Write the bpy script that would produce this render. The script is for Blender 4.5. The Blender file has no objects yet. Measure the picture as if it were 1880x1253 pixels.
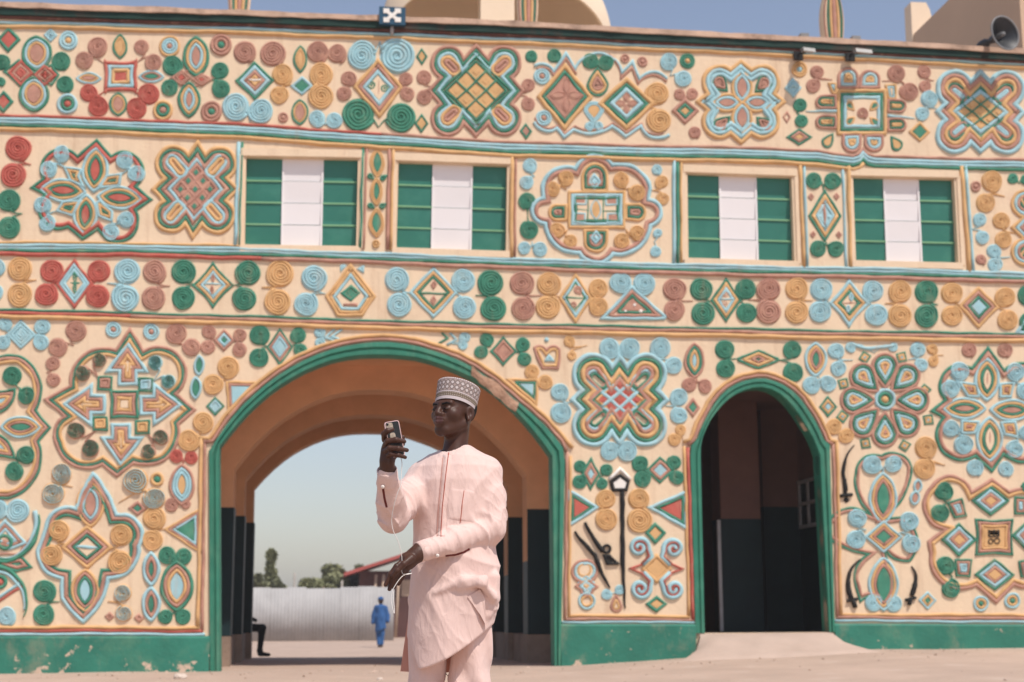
import bpy, bmesh, math, random
import numpy as np
from mathutils import Vector, Matrix

random.seed(7)
scene = bpy.context.scene
COL = scene.collection

# ------------------------------------------------------------------ camera
FPX, PW, PH = 2700.0, 1880.0, 1253.0
PITCH, ROLL, YAW = math.radians(10.52), math.radians(0.2), math.radians(-7.3)
CAM_H = 0.85

def cam_axes():
    cy, sy, cp, sp, cr, sr = (math.cos(YAW), math.sin(YAW), math.cos(PITCH), math.sin(PITCH), math.cos(ROLL), math.sin(ROLL))
    Rz = np.array([[cy, -sy, 0], [sy, cy, 0], [0, 0, 1.]])
    Rx = np.array([[1, 0, 0], [0, cp, -sp], [0, sp, cp]])
    Ry = np.array([[cr, 0, sr], [0, 1, 0], [-sr, 0, cr]])
    return Rz @ Rx @ Ry
AX = cam_axes()
def ray(px, py):
    return AX @ np.array([(px - PW/2)/FPX, 1.0, -(py - PH/2)/FPX])
_r = ray(389, 1233)
CAM = np.array([0.0, -(-CAM_H/_r[2])*_r[1], CAM_H])       # the wall plane is y = 0, its foot z = 0
def at(px, py, Y=0.0):
    """point of the plane y = Y seen at a photo pixel (used to survey the real wall)"""
    d = ray(px, py); t = (Y - CAM[1])/d[1]
    return CAM + d*t
def wall(px, py):
    p = at(px, py, 0.0); return p[0], p[2]

cam_d = bpy.data.cameras.new('camera'); cam = bpy.data.objects.new('camera', cam_d); COL.objects.link(cam)
m = Matrix(((AX[0, 0], AX[0, 2], -AX[0, 1], CAM[0]), (AX[1, 0], AX[1, 2], -AX[1, 1], CAM[1]), (AX[2, 0], AX[2, 2], -AX[2, 1], CAM[2]), (0, 0, 0, 1)))
cam.matrix_world = m
cam_d.sensor_width = 36.0; cam_d.lens = FPX/PW*36.0
cam_d.clip_start = 0.1; cam_d.clip_end = 3000
MAN_D = 5.62
cam_d.dof.use_dof = True; cam_d.dof.focus_distance = MAN_D - 0.05; cam_d.dof.aperture_fstop = 4.4
scene.camera = cam

# ------------------------------------------------------------------ sky and sun
SUN_EL, SUN_AZ = math.radians(58), math.radians(31)   # azimuth: to the right of the wall's outward normal
to_sun = Vector((math.cos(SUN_EL)*math.sin(SUN_AZ), -math.cos(SUN_EL)*math.cos(SUN_AZ), math.sin(SUN_EL)))
world = bpy.data.worlds.new('World'); scene.world = world; world.use_nodes = True
wn = world.node_tree.nodes; wl = world.node_tree.links
bg = wn['Background']
sky = wn.new('ShaderNodeTexSky'); sky.sky_type = 'NISHITA'; sky.sun_disc = False
sky.sun_elevation = SUN_EL; sky.sun_rotation = math.pi/2 - math.atan2(to_sun.y, to_sun.x)
sky.air_density = 1.2; sky.dust_density = 1.1; sky.ozone_density = 1.2; sky.altitude = 0
hs = wn.new('ShaderNodeHueSaturation'); hs.inputs['Saturation'].default_value = .80      # Harmattan dust greys the whole sky
wl.new(sky.outputs[0], hs.inputs['Color']); tn_ = wn.new('ShaderNodeMix'); tn_.data_type = 'RGBA'; tn_.blend_type = 'MULTIPLY'; tn_.inputs[0].default_value = 1; tn_.inputs[7].default_value = (1.0, .97, 1.02, 1); wl.new(hs.outputs[0], tn_.inputs[6]); wl.new(tn_.outputs[2], bg.inputs[0]); bg.inputs[1].default_value = 0.12
sd = bpy.data.lights.new('sun', 'SUN'); sd.energy = 3.6; sd.angle = math.radians(0.6); sd.color = (1.0, 0.94, 0.86)
so = bpy.data.objects.new('sun', sd); COL.objects.link(so)
so.rotation_euler = to_sun.to_track_quat('Z', 'Y').to_euler(); so.location = (8, -20, 25)
vs = scene.view_settings
vs.view_transform = 'Standard'; vs.look = 'None'; vs.gamma = 1.0; vs.exposure = 0.12; vs.use_curve_mapping = False
scene.cycles.max_bounces = 6; scene.cycles.diffuse_bounces = 4; scene.cycles.glossy_bounces = 3

# ------------------------------------------------------------------ helpers
def srgb(h):
    h = h.lstrip('#'); v = [int(h[i:i+2], 16)/255 for i in (0, 2, 4)]
    return [x/12.92 if x <= .04045 else ((x+.055)/1.055)**2.4 for x in v]
MATS = {}
def mat(name, base, rough=.85, var=.12, scale=3.0, bump=.15, bscale=40, spec=.25, dirt=None, dirt_amt=.35, dirt_scale=1.2, metallic=0.0, gen=False):
    if name in MATS: return MATS[name]
    m = bpy.data.materials.new(name); m.use_nodes = True
    nt = m.node_tree; n = nt.nodes; l = nt.links
    b = n['Principled BSDF']; b.inputs['Roughness'].default_value = rough
    b.inputs['Specular IOR Level'].default_value = spec; b.inputs['Metallic'].default_value = metallic
    geo = n.new('ShaderNodeNewGeometry')
    src = geo.outputs['Position']
    if gen:
        tc = n.new('ShaderNodeTexCoord'); src = tc.outputs['Object']
    no = n.new('ShaderNodeTexNoise'); no.inputs['Scale'].default_value = scale; no.inputs['Detail'].default_value = 6; no.inputs['Roughness'].default_value = .62
    l.new(src, no.inputs['Vector'])
    ra = n.new('ShaderNodeMapRange'); ra.inputs[1].default_value = .25; ra.inputs[2].default_value = .75
    ra.inputs[3].default_value = 1 - var; ra.inputs[4].default_value = 1 + var
    l.new(no.outputs['Fac'], ra.inputs[0])
    mx = n.new('ShaderNodeMix'); mx.data_type = 'RGBA'; mx.blend_type = 'MULTIPLY'; mx.inputs[0].default_value = 1
    mx.inputs[6].default_value = (*base, 1)
    l.new(ra.outputs[0], mx.inputs[7])
    out = mx.outputs[2]
    if dirt is not None:
        n2 = n.new('ShaderNodeTexNoise'); n2.inputs['Scale'].default_value = dirt_scale; n2.inputs['Detail'].default_value = 9; n2.inputs['Roughness'].default_value = .68
        l.new(src, n2.inputs['Vector'])
        r2 = n.new('ShaderNodeMapRange'); r2.inputs[1].default_value = .52; r2.inputs[2].default_value = .74; r2.inputs[3].default_value = 0; r2.inputs[4].default_value = dirt_amt
        l.new(n2.outputs['Fac'], r2.inputs[0])
        m2 = n.new('ShaderNodeMix'); m2.data_type = 'RGBA'; m2.inputs[7].default_value = (*dirt, 1)
        l.new(r2.outputs[0], m2.inputs[0]); l.new(out, m2.inputs[6]); out = m2.outputs[2]
    l.new(out, b.inputs['Base Color'])
    if bump:
        nb = n.new('ShaderNodeTexNoise'); nb.inputs['Scale'].default_value = bscale; nb.inputs['Detail'].default_value = 5
        l.new(src, nb.inputs['Vector'])
        bp = n.new('ShaderNodeBump'); bp.inputs['Strength'].default_value = bump; bp.inputs['Distance'].default_value = .02
        l.new(nb.outputs['Fac'], bp.inputs['Height']); l.new(bp.outputs[0], b.inputs['Normal'])
    MATS[name] = m
    return m

CREAM = (.755, .58, .405)
GRIME = (.30, .17, .10)
mat('plaster_cream', CREAM, var=.07, scale=1.3, bump=.25, bscale=14, dirt=(.56, .36, .24), dirt_amt=.40, dirt_scale=1.0)
PAL = {
 'c': mat('paint_cream', CREAM, var=.07, scale=3, bump=.2, bscale=25, dirt=(.60, .36, .19), dirt_amt=.35),
 'o': mat('paint_ochre', (.64, .385, .175), var=.2, scale=4, dirt=(.60, .33, .16), dirt_amt=.5, dirt_scale=4),
 'p': mat('paint_rose_brown', (.45, .235, .175), var=.24, scale=4, dirt=(.62, .38, .25), dirt_amt=.5, dirt_scale=5),
 'r': mat('paint_red', (.47, .115, .088), var=.22, scale=4, dirt=(.50, .25, .18), dirt_amt=.5, dirt_scale=5),
 'b': mat('paint_sky_blue', (.34, .55, .595), var=.15, scale=4, dirt=(.52, .60, .55), dirt_amt=.5, dirt_scale=5),
 'g': mat('paint_green', (.058, .225, .150), var=.28, scale=4, dirt=(.22, .34, .22), dirt_amt=.5, dirt_scale=5),
 'k': mat('paint_black', (.022, .022, .022), var=.3, scale=6, dirt=(.12, .10, .08), dirt_amt=.4, dirt_scale=6),
 'w': mat('paint_white', (.80, .76, .70), var=.06),
}

def link(o, parent=None):
    COL.objects.link(o)
    if parent is not None: o.parent = parent
    return o
def tag(o, label=None, cat=None, group=None, kind=None):
    if label: o['label'] = label
    if cat: o['category'] = cat
    if group: o['group'] = group
    if kind: o['kind'] = kind
    return o
def empty(name, loc=(0, 0, 0)):
    o = bpy.data.objects.new(name, None); o.location = loc; o.empty_display_size = .2
    return link(o)

class MB:
    """collects faces for ONE mesh object (world coordinates; material per face)"""
    def __init__(s): s.v = []; s.f = []; s.mi = []; s.sm = []; s.mats = []
    def mid(s, m):
        if m not in s.mats: s.mats.append(m)
        return s.mats.index(m)
    def add(s, verts, faces, m, smooth=False):
        o = len(s.v); s.v.extend([tuple(map(float, v)) for v in verts]); k = s.mid(m)
        for f in faces:
            s.f.append([i + o for i in f]); s.mi.append(k); s.sm.append(smooth)
        return s
    def box(s, x0, x1, y0, y1, z0, z1, m):
        v = [(x, y, z) for x in (x0, x1) for y in (y0, y1) for z in (z0, z1)]
        return s.add(v, [(0, 1, 3, 2), (4, 6, 7, 5), (0, 4, 5, 1), (2, 3, 7, 6), (0, 2, 6, 4), (1, 5, 7, 3)], m)
    def hexa(s, lo, hi, m):
        """lo, hi: 4 points each (matching order)"""
        v = list(lo) + list(hi)
        return s.add(v, [(3, 2, 1, 0), (4, 5, 6, 7), (0, 1, 5, 4), (1, 2, 6, 5), (2, 3, 7, 6), (3, 0, 4, 7)], m)
    def tube(s, pts, rad, m, n=8, cap=True):
        pts = [Vector(p) for p in pts]
        if not hasattr(rad, '__len__'): rad = [rad]*len(pts)
        vs = []; up = None
        for i, p in enumerate(pts):
            t = (pts[min(i+1, len(pts)-1)] - pts[max(i-1, 0)]).normalized()
            if up is None:
                up = Vector((0, 0, 1)) if abs(t.z) < .9 else Vector((1, 0, 0))
            a = t.cross(up).normalized(); bb = a.cross(t).normalized(); up = bb
            for k in range(n):
                an = 2*math.pi*k/n
                vs.append(p + (a*math.cos(an) + bb*math.sin(an))*rad[i])
        fs = []
        for i in range(len(pts)-1):
            for k in range(n):
                fs.append((i*n+k, i*n+(k+1) % n, (i+1)*n+(k+1) % n, (i+1)*n+k))
        if cap:
            fs.append(tuple(range(n))[::-1]); fs.append(tuple((len(pts)-1)*n + k for k in range(n)))
        return s.add(vs, fs, m, True)
    def lathe(s, prof, m, n=24, origin=(0, 0, 0), axis=None, smooth=True):
        """prof: (r, h) list along axis"""
        ax = Vector(axis or (0, 0, 1)).normalized(); q = Vector((0, 0, 1)).rotation_difference(ax)
        vs = [Vector(origin) + q @ Vector((r*math.cos(2*math.pi*k/n), r*math.sin(2*math.pi*k/n), h)) for r, h in prof for k in range(n)]
        fs = [(i*n+k, i*n+(k+1) % n, (i+1)*n+(k+1) % n, (i+1)*n+k) for i in range(len(prof)-1) for k in range(n)]
        return s.add(vs, fs, m, smooth)
    def build(s, name, parent=None, origin=None):
        off = Vector((0, 0, 0)); q = parent
        while q is not None: off += q.location; q = q.parent
        loc = Vector((0, 0, 0))
        if origin is not None: loc = Vector(origin) - off; off = Vector(origin)
        V = [(x - off.x, y - off.y, z - off.z) for x, y, z in s.v]
        me = bpy.data.meshes.new(name); me.from_pydata(V, [], s.f)
        for m in s.mats: me.materials.append(m)
        me.polygons.foreach_set('material_index', s.mi); me.polygons.foreach_set('use_smooth', s.sm)
        me.validate(); me.update()
        o = bpy.data.objects.new(name, me); o.location = loc
        return link(o, parent)

def streaks(m, col, amt, sc=(5, 5, .45), lo=.52, hi=.78):
    """rain streaks: narrow upright stains with a shape of their own"""
    nt = m.node_tree; n = nt.nodes; l = nt.links; b = n['Principled BSDF']; src = b.inputs['Base Color'].links[0].from_socket
    g = n.new('ShaderNodeNewGeometry'); mp_ = n.new('ShaderNodeMapping'); mp_.inputs['Scale'].default_value = sc; l.new(g.outputs['Position'], mp_.inputs[0])
    no = n.new('ShaderNodeTexNoise'); no.inputs['Scale'].default_value = 1.0; no.inputs['Detail'].default_value = 7; no.inputs['Roughness'].default_value = .7; l.new(mp_.outputs[0], no.inputs[0])
    r = n.new('ShaderNodeMapRange'); r.inputs[1].default_value = lo; r.inputs[2].default_value = hi; r.inputs[4].default_value = amt; l.new(no.outputs['Fac'], r.inputs[0])
    mx = n.new('ShaderNodeMix'); mx.data_type = 'RGBA'; mx.inputs[7].default_value = (*col, 1); l.new(r.outputs[0], mx.inputs[0]); l.new(src, mx.inputs[6]); l.new(mx.outputs[2], b.inputs['Base Color'])
streaks(MATS['plaster_cream'], (.42, .25, .15), .55)
for k_ in 'oprbgc': streaks(PAL[k_], (.50, .33, .22), .40, (7, 7, 1.2), .55, .75)
# ------------------------------------------------------------------ the painted gatehouse
gate = empty('palace_gatehouse')
tag(gate, 'wide cream gatehouse covered in coloured plaster relief, with a big arch and small door', 'gatehouse')

# openings surveyed on the wall (photo pixels -> wall plane)
ARCH_IN = [(405, 1240), (403, 822), (430, 787), (455, 759), (481, 734), (506, 714), (531, 698), (556, 684), (582, 673), (606, 664), (632, 658), (662, 654), (693, 653), (728, 654), (764, 658), (800, 667), (835, 681), (860, 692), (885, 706), (911, 724), (936, 746), (961, 772), (986, 802), (1012, 837), (1017, 1232)]
ARCH_OUT = [(385, 1240), (383, 820), (394, 812), (421, 772), (449, 740), (485, 708), (515, 686), (546, 667), (579, 652), (613, 640), (650, 632), (685, 628), (720, 628), (762, 634), (805, 647), (838, 659), (869, 675), (909, 702), (948, 735), (972, 755), (997, 777), (1027, 811), (1038, 829), (1029, 1232)]
DOOR_IN = [(1294, 1163), (1286, 821), (1290, 801), (1305, 770), (1327, 743), (1342, 730), (1357, 721), (1374, 715), (1391, 712), (1406, 713), (1420, 718), (1436, 728), (1450, 743), (1463, 759), (1474, 777), (1485, 794), (1494, 811), (1503, 836), (1521, 1161)]
DOOR_OUT = [(1275, 1163), (1265, 821), (1277, 811), (1288, 782), (1308, 745), (1322, 727), (1337, 713), (1351, 705), (1366, 699), (1391, 694), (1406, 695), (1420, 699), (1438, 707), (1455, 718), (1471, 734), (1484, 753), (1497, 774), (1508, 797), (1514, 812), (1523, 812), (1532, 1161)]
WINS = [[(452, 288.5), (657.6, 292), (654, 452), (449, 449)], [(731.7, 297), (931.6, 304), (929.5, 461), (728, 454.5)],
        [(1262, 318.6), (1453.6, 325.5), (1459, 479.5), (1264, 473.6)], [(1566, 324.8), (1751.8, 328.8), (1760, 482.5), (1571.6, 478)]]
X0, X1 = wall(-420, 700)[0], wall(2400, 700)[0]
def ztop(x):   # coping line measured along the wall
    return np.interp(x, [wall(px, py)[0] for px, py in COPE], [wall(px, py)[1] for px, py in COPE])
COPE = [(-420, -4), (0, 18), (200, 25), (480, 34), (695, 43), (950, 53), (1180, 66), (1420, 78), (1655, 90), (1880, 103), (2400, 128)]

bm = bmesh.new()
def loop(pts, Y=0.0):
    vs = [bm.verts.new((x, Y, z)) for x, z in pts]
    return vs, [bm.edges.new((vs[i], vs[(i+1) % len(vs)])) for i in range(len(vs))]
def W2(L): return [wall(*p) for p in L]
top = [(x, ztop(x) + .02) for x in np.linspace(X0, X1, 24)]
a = W2(ARCH_IN); a[0] = (a[1][0], -.3); a[-1] = (a[-2][0]+.03, -.3)
dr = W2(DOOR_IN)
outer = [(X0, -.3)] + a + [(X1, -.3)] + top[::-1]
edges = []
_, e = loop(outer); edges += e
hole_loops = []
for L in [dr] + [W2(w) for w in WINS]:
    vsx, e = loop(L); edges += e; hole_loops.append(vsx)
bmesh.ops.triangle_fill(bm, use_beauty=True, use_dissolve=False, edges=edges)
REV = .17
mb = MB()
bm.verts.index_update()
bm.normal_update()
mb.add([v.co[:] for v in bm.verts], [[v.index for v in (f.verts if f.normal.y < 0 else reversed(f.verts))] for f in bm.faces], MATS['plaster_cream'])
for L in hole_loops:
    P = [v.co[:] for v in L]; n = len(P)
    mb.add([(x, 0, z) for x, y, z in P] + [(x, REV, z) for x, y, z in P], [(i, (i+1) % n, n+(i+1) % n, n+i) for i in range(n)], MATS['plaster_cream'])
bm.free()
wall_o = mb.build('wall', gate)

# ---- relief drawing kit (coordinates are read off the survey frames)
FR = [0, 0, 1.0]
PAR = [gate]
def F(x0, y0, s): FR[:] = [x0, y0, s]
def fx(p): return (FR[0] + p[0]/FR[2], FR[1] + p[1]/FR[2])
rnd = random.Random(3)
class into:
    def __init__(s, o): s.o = o
    def __enter__(s): PAR.append(s.o)
    def __exit__(s, *a): PAR.pop()

def resample(P, step, closed):
    out = []
    n = len(P)
    for i in range(n if closed else n-1):
        a, b = P[i], P[(i+1) % n]; d = math.hypot(b[0]-a[0], b[1]-a[1]); k = max(1, int(d/step))
        out += [(a[0]+(b[0]-a[0])*j/k, a[1]+(b[1]-a[1])*j/k) for j in range(k)]
    if not closed: out.append(P[-1])
    return out
def normals(P, closed):
    n = len(P); out = []
    for i in range(n):
        a = P[i-1] if (closed or i > 0) else P[i]; b = P[(i+1) % n] if (closed or i < n-1) else P[i]
        c = P[i]
        d1 = (c[0]-a[0], c[1]-a[1]); d2 = (b[0]-c[0], b[1]-c[1])
        l1 = math.hypot(*d1) or 0; l2 = math.hypot(*d2) or 0
        if l1 == 0: d1, l1 = d2, l2
        if l2 == 0: d2, l2 = d1, l1
        if l1 == 0: out.append((0, 0)); continue
        n1 = (d1[1]/l1, -d1[0]/l1); n2 = (d2[1]/l2, -d2[0]/l2)
        s = (n1[0]+n2[0], n1[1]+n2[1]); q = math.hypot(*s)
        if q < 1e-6: out.append(n1); continue
        s = (s[0]/q, s[1]/q); co = max(.42, s[0]*n1[0]+s[1]*n1[1])
        out.append((s[0]/co, s[1]/co))       # left of travel on screen = outwards for clockwise loops
    return out
def offset(P, d, closed=True):
    N = normals(P, closed)
    return [(p[0]+n[0]*d, p[1]+n[1]*d) for p, n in zip(P, N)]
PROF = [(-1, 0), (-.9, .45), (-.5, .88), (0, 1), (.5, .88), (.9, .45), (1, 0)]
def ridge(mb, P, w, col, closed=False, h=None, taper=None, base=0.0, wob=.11):
    """half-round plaster roll along photo-pixel polyline P, laid on the wall; w = width in photo px"""
    jp = rnd.random()*50; P = [(p[0]+.45*math.sin(p[1]*.16+p[0]*.05+jp), p[1]+.45*math.sin(p[0]*.17+p[1]*.04+jp*1.7)) for p in P]
    N = normals(P, closed); n = len(P); V = []; Fc = []
    hh = (h if h is not None else w*.0052)
    if col == 'k': hh += .022
    elif len(PAR) > 1 and w < 5.5: hh += .012
    k = len(PROF); ph = rnd.random()*9
    for i in range(n):
        t = 1.0
        if taper is not None: t = taper(i/(n-1))
        ww = w/2*t*(1 + wob*math.sin(i*.9+ph) * math.sin(i*.37+ph*2)); hz = hh*(.35+.65*t)*(1 + wob*math.sin(i*.55+ph*3))
        for u, vv in PROF:
            x, z = wall(P[i][0]+N[i][0]*u*ww, P[i][1]+N[i][1]*u*ww)
            V.append((x, -(base + vv*hz) + (.006 if vv == 0 else 0), z))
    for i in range(n if closed else n-1):
        j = (i+1) % n
        for q in range(k-1):
            Fc.append((i*k+q, j*k+q, j*k+q+1, i*k+q+1))
    if not closed:
        Fc.append(tuple(range(k))); Fc.append(tuple((n-1)*k+q for q in range(k))[::-1])
    mb.add(V, Fc, PAL[col], True)
SLABN = [0]
def slab(mb, P, col, h=.014):
    """flat raised field with rounded lip"""
    SLABN[0] += 1; h += .0013*(SLABN[0] % 5) + .007*(len(PAR)-1)
    n = len(P); I = [(p[0]-q[0]*.5, p[1]-q[1]*.5) for p, q in zip(P, normals(P, True))]
    V = [(wall(*p)[0], .006, wall(*p)[1]) for p in P] + [(wall(*p)[0], -h, wall(*p)[1]) for p in I]
    mb.add(V, [(i, n+i, n+(i+1) % n, (i+1) % n) for i in range(n)] + [tuple(range(n, 2*n))], PAL[col])
def done(mb, name): 
    return mb.build(name, PAR[-1])

def arc(a, b, bulge, n=None):
    """points from a (incl.) to b (excl.); bulge>0 swells to the left of travel (screen)"""
    if abs(bulge) < .01: return [a]
    dx, dy = b[0]-a[0], b[1]-a[1]; c = math.hypot(dx, dy); th = 4*math.atan(bulge)
    r = c/2/math.sin(th/2); mx, my = (a[0]+b[0])/2, (a[1]+b[1])/2
    nx, ny = dy/c, -dx/c
    hgt = r*math.cos(th/2); cx, cy = mx - nx*hgt, my - ny*hgt
    a0 = math.atan2(a[1]-cy, a[0]-cx)
    n = n or max(4, int(abs(th)*abs(r)/4)+3); n = min(n, 26)
    return [(cx+abs(r)*math.cos(a0+th*i/n), cy+abs(r)*math.sin(a0+th*i/n)) for i in range(n)]
def trace(L, closed=True):
    """L: (x, y[, bulge]) in frame units"""
    Q = [(fx(p), p[2] if len(p) > 2 else 0) for p in L]; out = []
    for i in range(len(Q) if closed else len(Q)-1):
        out += arc(Q[i][0], Q[(i+1) % len(Q)][0], Q[i][1])
    if not closed: out.append(Q[-1][0])
    return out
def area(P): return .5*sum(P[i][0]*P[(i+1) % len(P)][1]-P[(i+1) % len(P)][0]*P[i][1] for i in range(len(P)))
def inset(P, d):
    """inward offset; points that would fall closer than d to the outline are dropped"""
    A0 = area(P); P = resample(P, 5, True)
    N = normals(P, True); A = np.array(P); Qa = A - np.array(N)*d; B = np.roll(A, -1, 0); AB = B-A; L2 = (AB**2).sum(1)+1e-9
    t = np.clip(((Qa[:, None, :]-A[None])*AB[None]).sum(2)/L2[None], 0, 1); C = A[None]+t[:, :, None]*AB[None]
    D2 = np.sqrt(((Qa[:, None, :]-C)**2).sum(2)).min(1); ok = D2 > d*.965-.02
    Qv = [tuple(q) for q, k in zip(Qa, ok) if k]
    if len(Qv) >= 4 and area(Qv) > .02*A0: return Qv
    per = sum(math.hypot(P[i][0]-P[i-1][0], P[i][1]-P[i-1][1]) for i in range(len(P)))
    cx = sum(p[0] for p in P)/len(P); cy = sum(p[1] for p in P)/len(P); f = max(.14, 1 - d*per/(2*A0)*.95)
    return [(cx+(p[0]-cx)*f, cy+(p[1]-cy)*f) for p in P]
def nest(mb, P, cols, w, fill=None, gap=.92):
    d = w*.40; w *= 1.10
    for c in cols:
        Q = inset(P, d)
        if c != '_': ridge(mb, resample(Q, 9, True), w*(.78 if c == 'g' and len(cols) > 1 else 1.04), c, True, h=w*(.0038 if c == 'g' and len(cols) > 1 else .0048))
        d += w*gap
    if fill: slab(mb, inset(P, d - w*.45), fill)
def Q(L, cols, w, fill=None, name='outline_boss', closed=True):
    mb = MB(); nest(mb, trace(L), cols, w/FR[2], fill); return done(mb, name)
def L_(L, col, w, taper=None, name='stroke'):
    mb = MB(); ridge(mb, resample(trace(L, False), 7, False), w/FR[2], col, taper=taper); return done(mb, name)
TIP = lambda t: max(.12, 1-t)
EYE = lambda t: max(.1, math.sin(math.pi*min(max(t, .0), 1))**.7)
def spiral_pts(c, r, turns, w, d, a0):
    n = int(turns*20); out = []
    for i in range(n+1):
        t = i/n; rr = w*.35 + (r - w*.5 - w*.35)*t; an = a0 + d*2*math.pi*turns*(t-1)
        out.append((c[0]+rr*math.cos(an), c[1]+rr*math.sin(an)))
    return out
TURNS = lambda r: max(1.9, min(4.3, r/4.8))
def _sp(mb, c, r, col, d=1, a0=0, col2=None):
    r *= rnd.uniform(1.12, 1.20) if len(PAR) == 1 else rnd.uniform(1.02, 1.08); turns = TURNS(r)*rnd.uniform(.93, 1.08); w = r/(turns+.35)*1.0
    slab(mb, [(c[0]+(r-w*.4)*math.cos(6.2832*j/20), c[1]+(r-w*.4)*math.sin(6.2832*j/20)) for j in range(20)], col, h=.004)
    ex, ey, pe = rnd.uniform(.95, 1.05), rnd.uniform(.95, 1.05), rnd.random()*6
    SPP = [(c[0]+(p[0]-c[0])*ex+.35*math.sin(i*.8+pe), c[1]+(p[1]-c[1])*ey+.35*math.sin(i*.65+pe*2)) for i, p in enumerate(spiral_pts(c, r, turns, w, d, a0))]
    ridge(mb, SPP, w*.96, col, h=.017+r*.0007, taper=lambda t: min(1, .45+t*3) if t < .96 else 1, wob=.10)
    if col2: ridge(mb, SPP, w*.42, col2, h=.026+r*.0012, wob=.04)
def S(x, y, r, col, d=1, a0=1.2, tail=None, col2=None):
    mb = MB(); c = fx((x, y)); R = r/FR[2]
    if tail:
        t = fx(tail); a0 = math.atan2(t[1]-c[1], t[0]-c[0]) - d*1.15
    _sp(mb, c, R, col, d, a0, col2)
    if tail:
        tn = TURNS(R); w = R/(tn+.35)
        p0 = (c[0]+(R-w*.5)*math.cos(a0), c[1]+(R-w*.5)*math.sin(a0)); tg = (-d*math.sin(a0), d*math.cos(a0))
        l = math.hypot(t[0]-p0[0], t[1]-p0[1])*.5
        p1 = (p0[0]+tg[0]*l, p0[1]+tg[1]*l)
        B = [((1-s)**2*p0[0]+2*s*(1-s)*p1[0]+s*s*t[0], (1-s)**2*p0[1]+2*s*(1-s)*p1[1]+s*s*t[1]) for s in [i/10 for i in range(11)]]
        ridge(mb, B, w*1.05, col, h=.02+R*.0006, taper=lambda t: 1-.6*t)
    return done(mb, 'spiral_boss')
def P2(x1, y1, r1, x2, y2, r2, tail, col, col2=None, name='double_scroll'):
    """two coils whose outer ends meet in a tail"""
    mb = MB(); t = fx(tail)
    cs = [(fx((x1, y1)), r1/FR[2]), (fx((x2, y2)), r2/FR[2])]
    ax = (cs[1][0][0]-cs[0][0][0], cs[1][0][1]-cs[0][0][1])
    for i, (c, R) in enumerate(cs):
        tv = (t[0]-c[0], t[1]-c[1]); cr = ax[0]*tv[1]-ax[1]*tv[0]
        d = (1 if cr < 0 else -1)*(1 if i == 0 else -1)
        sg = 1 if i == 0 else -1
        a0 = math.atan2(ax[1]*sg, ax[0]*sg) + d*(-.35)
        _sp(mb, c, R, col, d, a0, col2)
        tn = TURNS(R); w = R/(tn+.35)
        p0 = (c[0]+(R-w*.5)*math.cos(a0), c[1]+(R-w*.5)*math.sin(a0)); tg = (-d*math.sin(a0), d*math.cos(a0))
        l = math.hypot(t[0]-p0[0], t[1]-p0[1])*.45; p1 = (p0[0]+tg[0]*l, p0[1]+tg[1]*l)
        B = [((1-s)**2*p0[0]+2*s*(1-s)*p1[0]+s*s*t[0], (1-s)**2*p0[1]+2*s*(1-s)*p1[1]+s*s*t[1]) for s in [i/9 for i in range(10)]]
        ridge(mb, B, w*1.0, col, h=.018+R*.0006, taper=lambda t: 1-.72*t)
    return done(mb, name)
def D(x, y, rx, ry, cols, w, fill=None, k=0, rot=0, name='diamond_boss'):
    P = [(0, -ry), (rx, 0), (0, ry), (-rx, 0)]; c, s = math.cos(rot), math.sin(rot)
    return Q([(x+a*c-b*s, y+a*s+b*c, k) for a, b in P], cols, w, fill, name)
def Bx(x, y, rx, ry, cols, w, fill=None, k=0, rot=0, name='square_boss'):
    P = [(-rx, -ry), (rx, -ry), (rx, ry), (-rx, ry)]; c, s = math.cos(rot), math.sin(rot)
    return Q([(x+a*c-b*s, y+a*s+b*c, k) for a, b in P], cols, w, fill, name)
def E(x, y, rx, ry, cols, w, fill=None, rot=0, name='leaf_boss'):
    """pointed leaf; long axis ry along rot=0 (vertical)"""
    c, s = math.cos(rot), math.sin(rot); mb = MB(); d = w/2
    def leaf(d):
        th = 2*math.atan2(rx, ry); r = ry/math.sin(th); e = r-rx      # two arcs of radius r, centres e off the axis
        r2 = max(r-d, e+3.0); a = math.sqrt(max(1, r2*r2-e*e))
        return trace([(x+a*s, y-a*c, (r2-e)/a), (x-a*s, y+a*c, (r2-e)/a)])
    for q in cols:
        ridge(mb, resample(leaf(d), 9, True), w/FR[2], q, True); d += w*.92
    if fill: slab(mb, leaf(d-w*.45), fill, h=.02)
    return done(mb, name)
def T(x, y, rx, ry, cols, w, fill=None, rot=0, name='teardrop_boss'):
    """teardrop with its point up at rot = 0"""
    c, s = math.cos(rot), math.sin(rot)
    P = [(0, -ry, .12), (rx, ry-rx, 1.0), (-rx, ry-rx, .12)]
    return Q([(x+a*c-b*s, y+a*s+b*c, q) for a, b, q in P], cols, w, fill, name)
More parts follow.
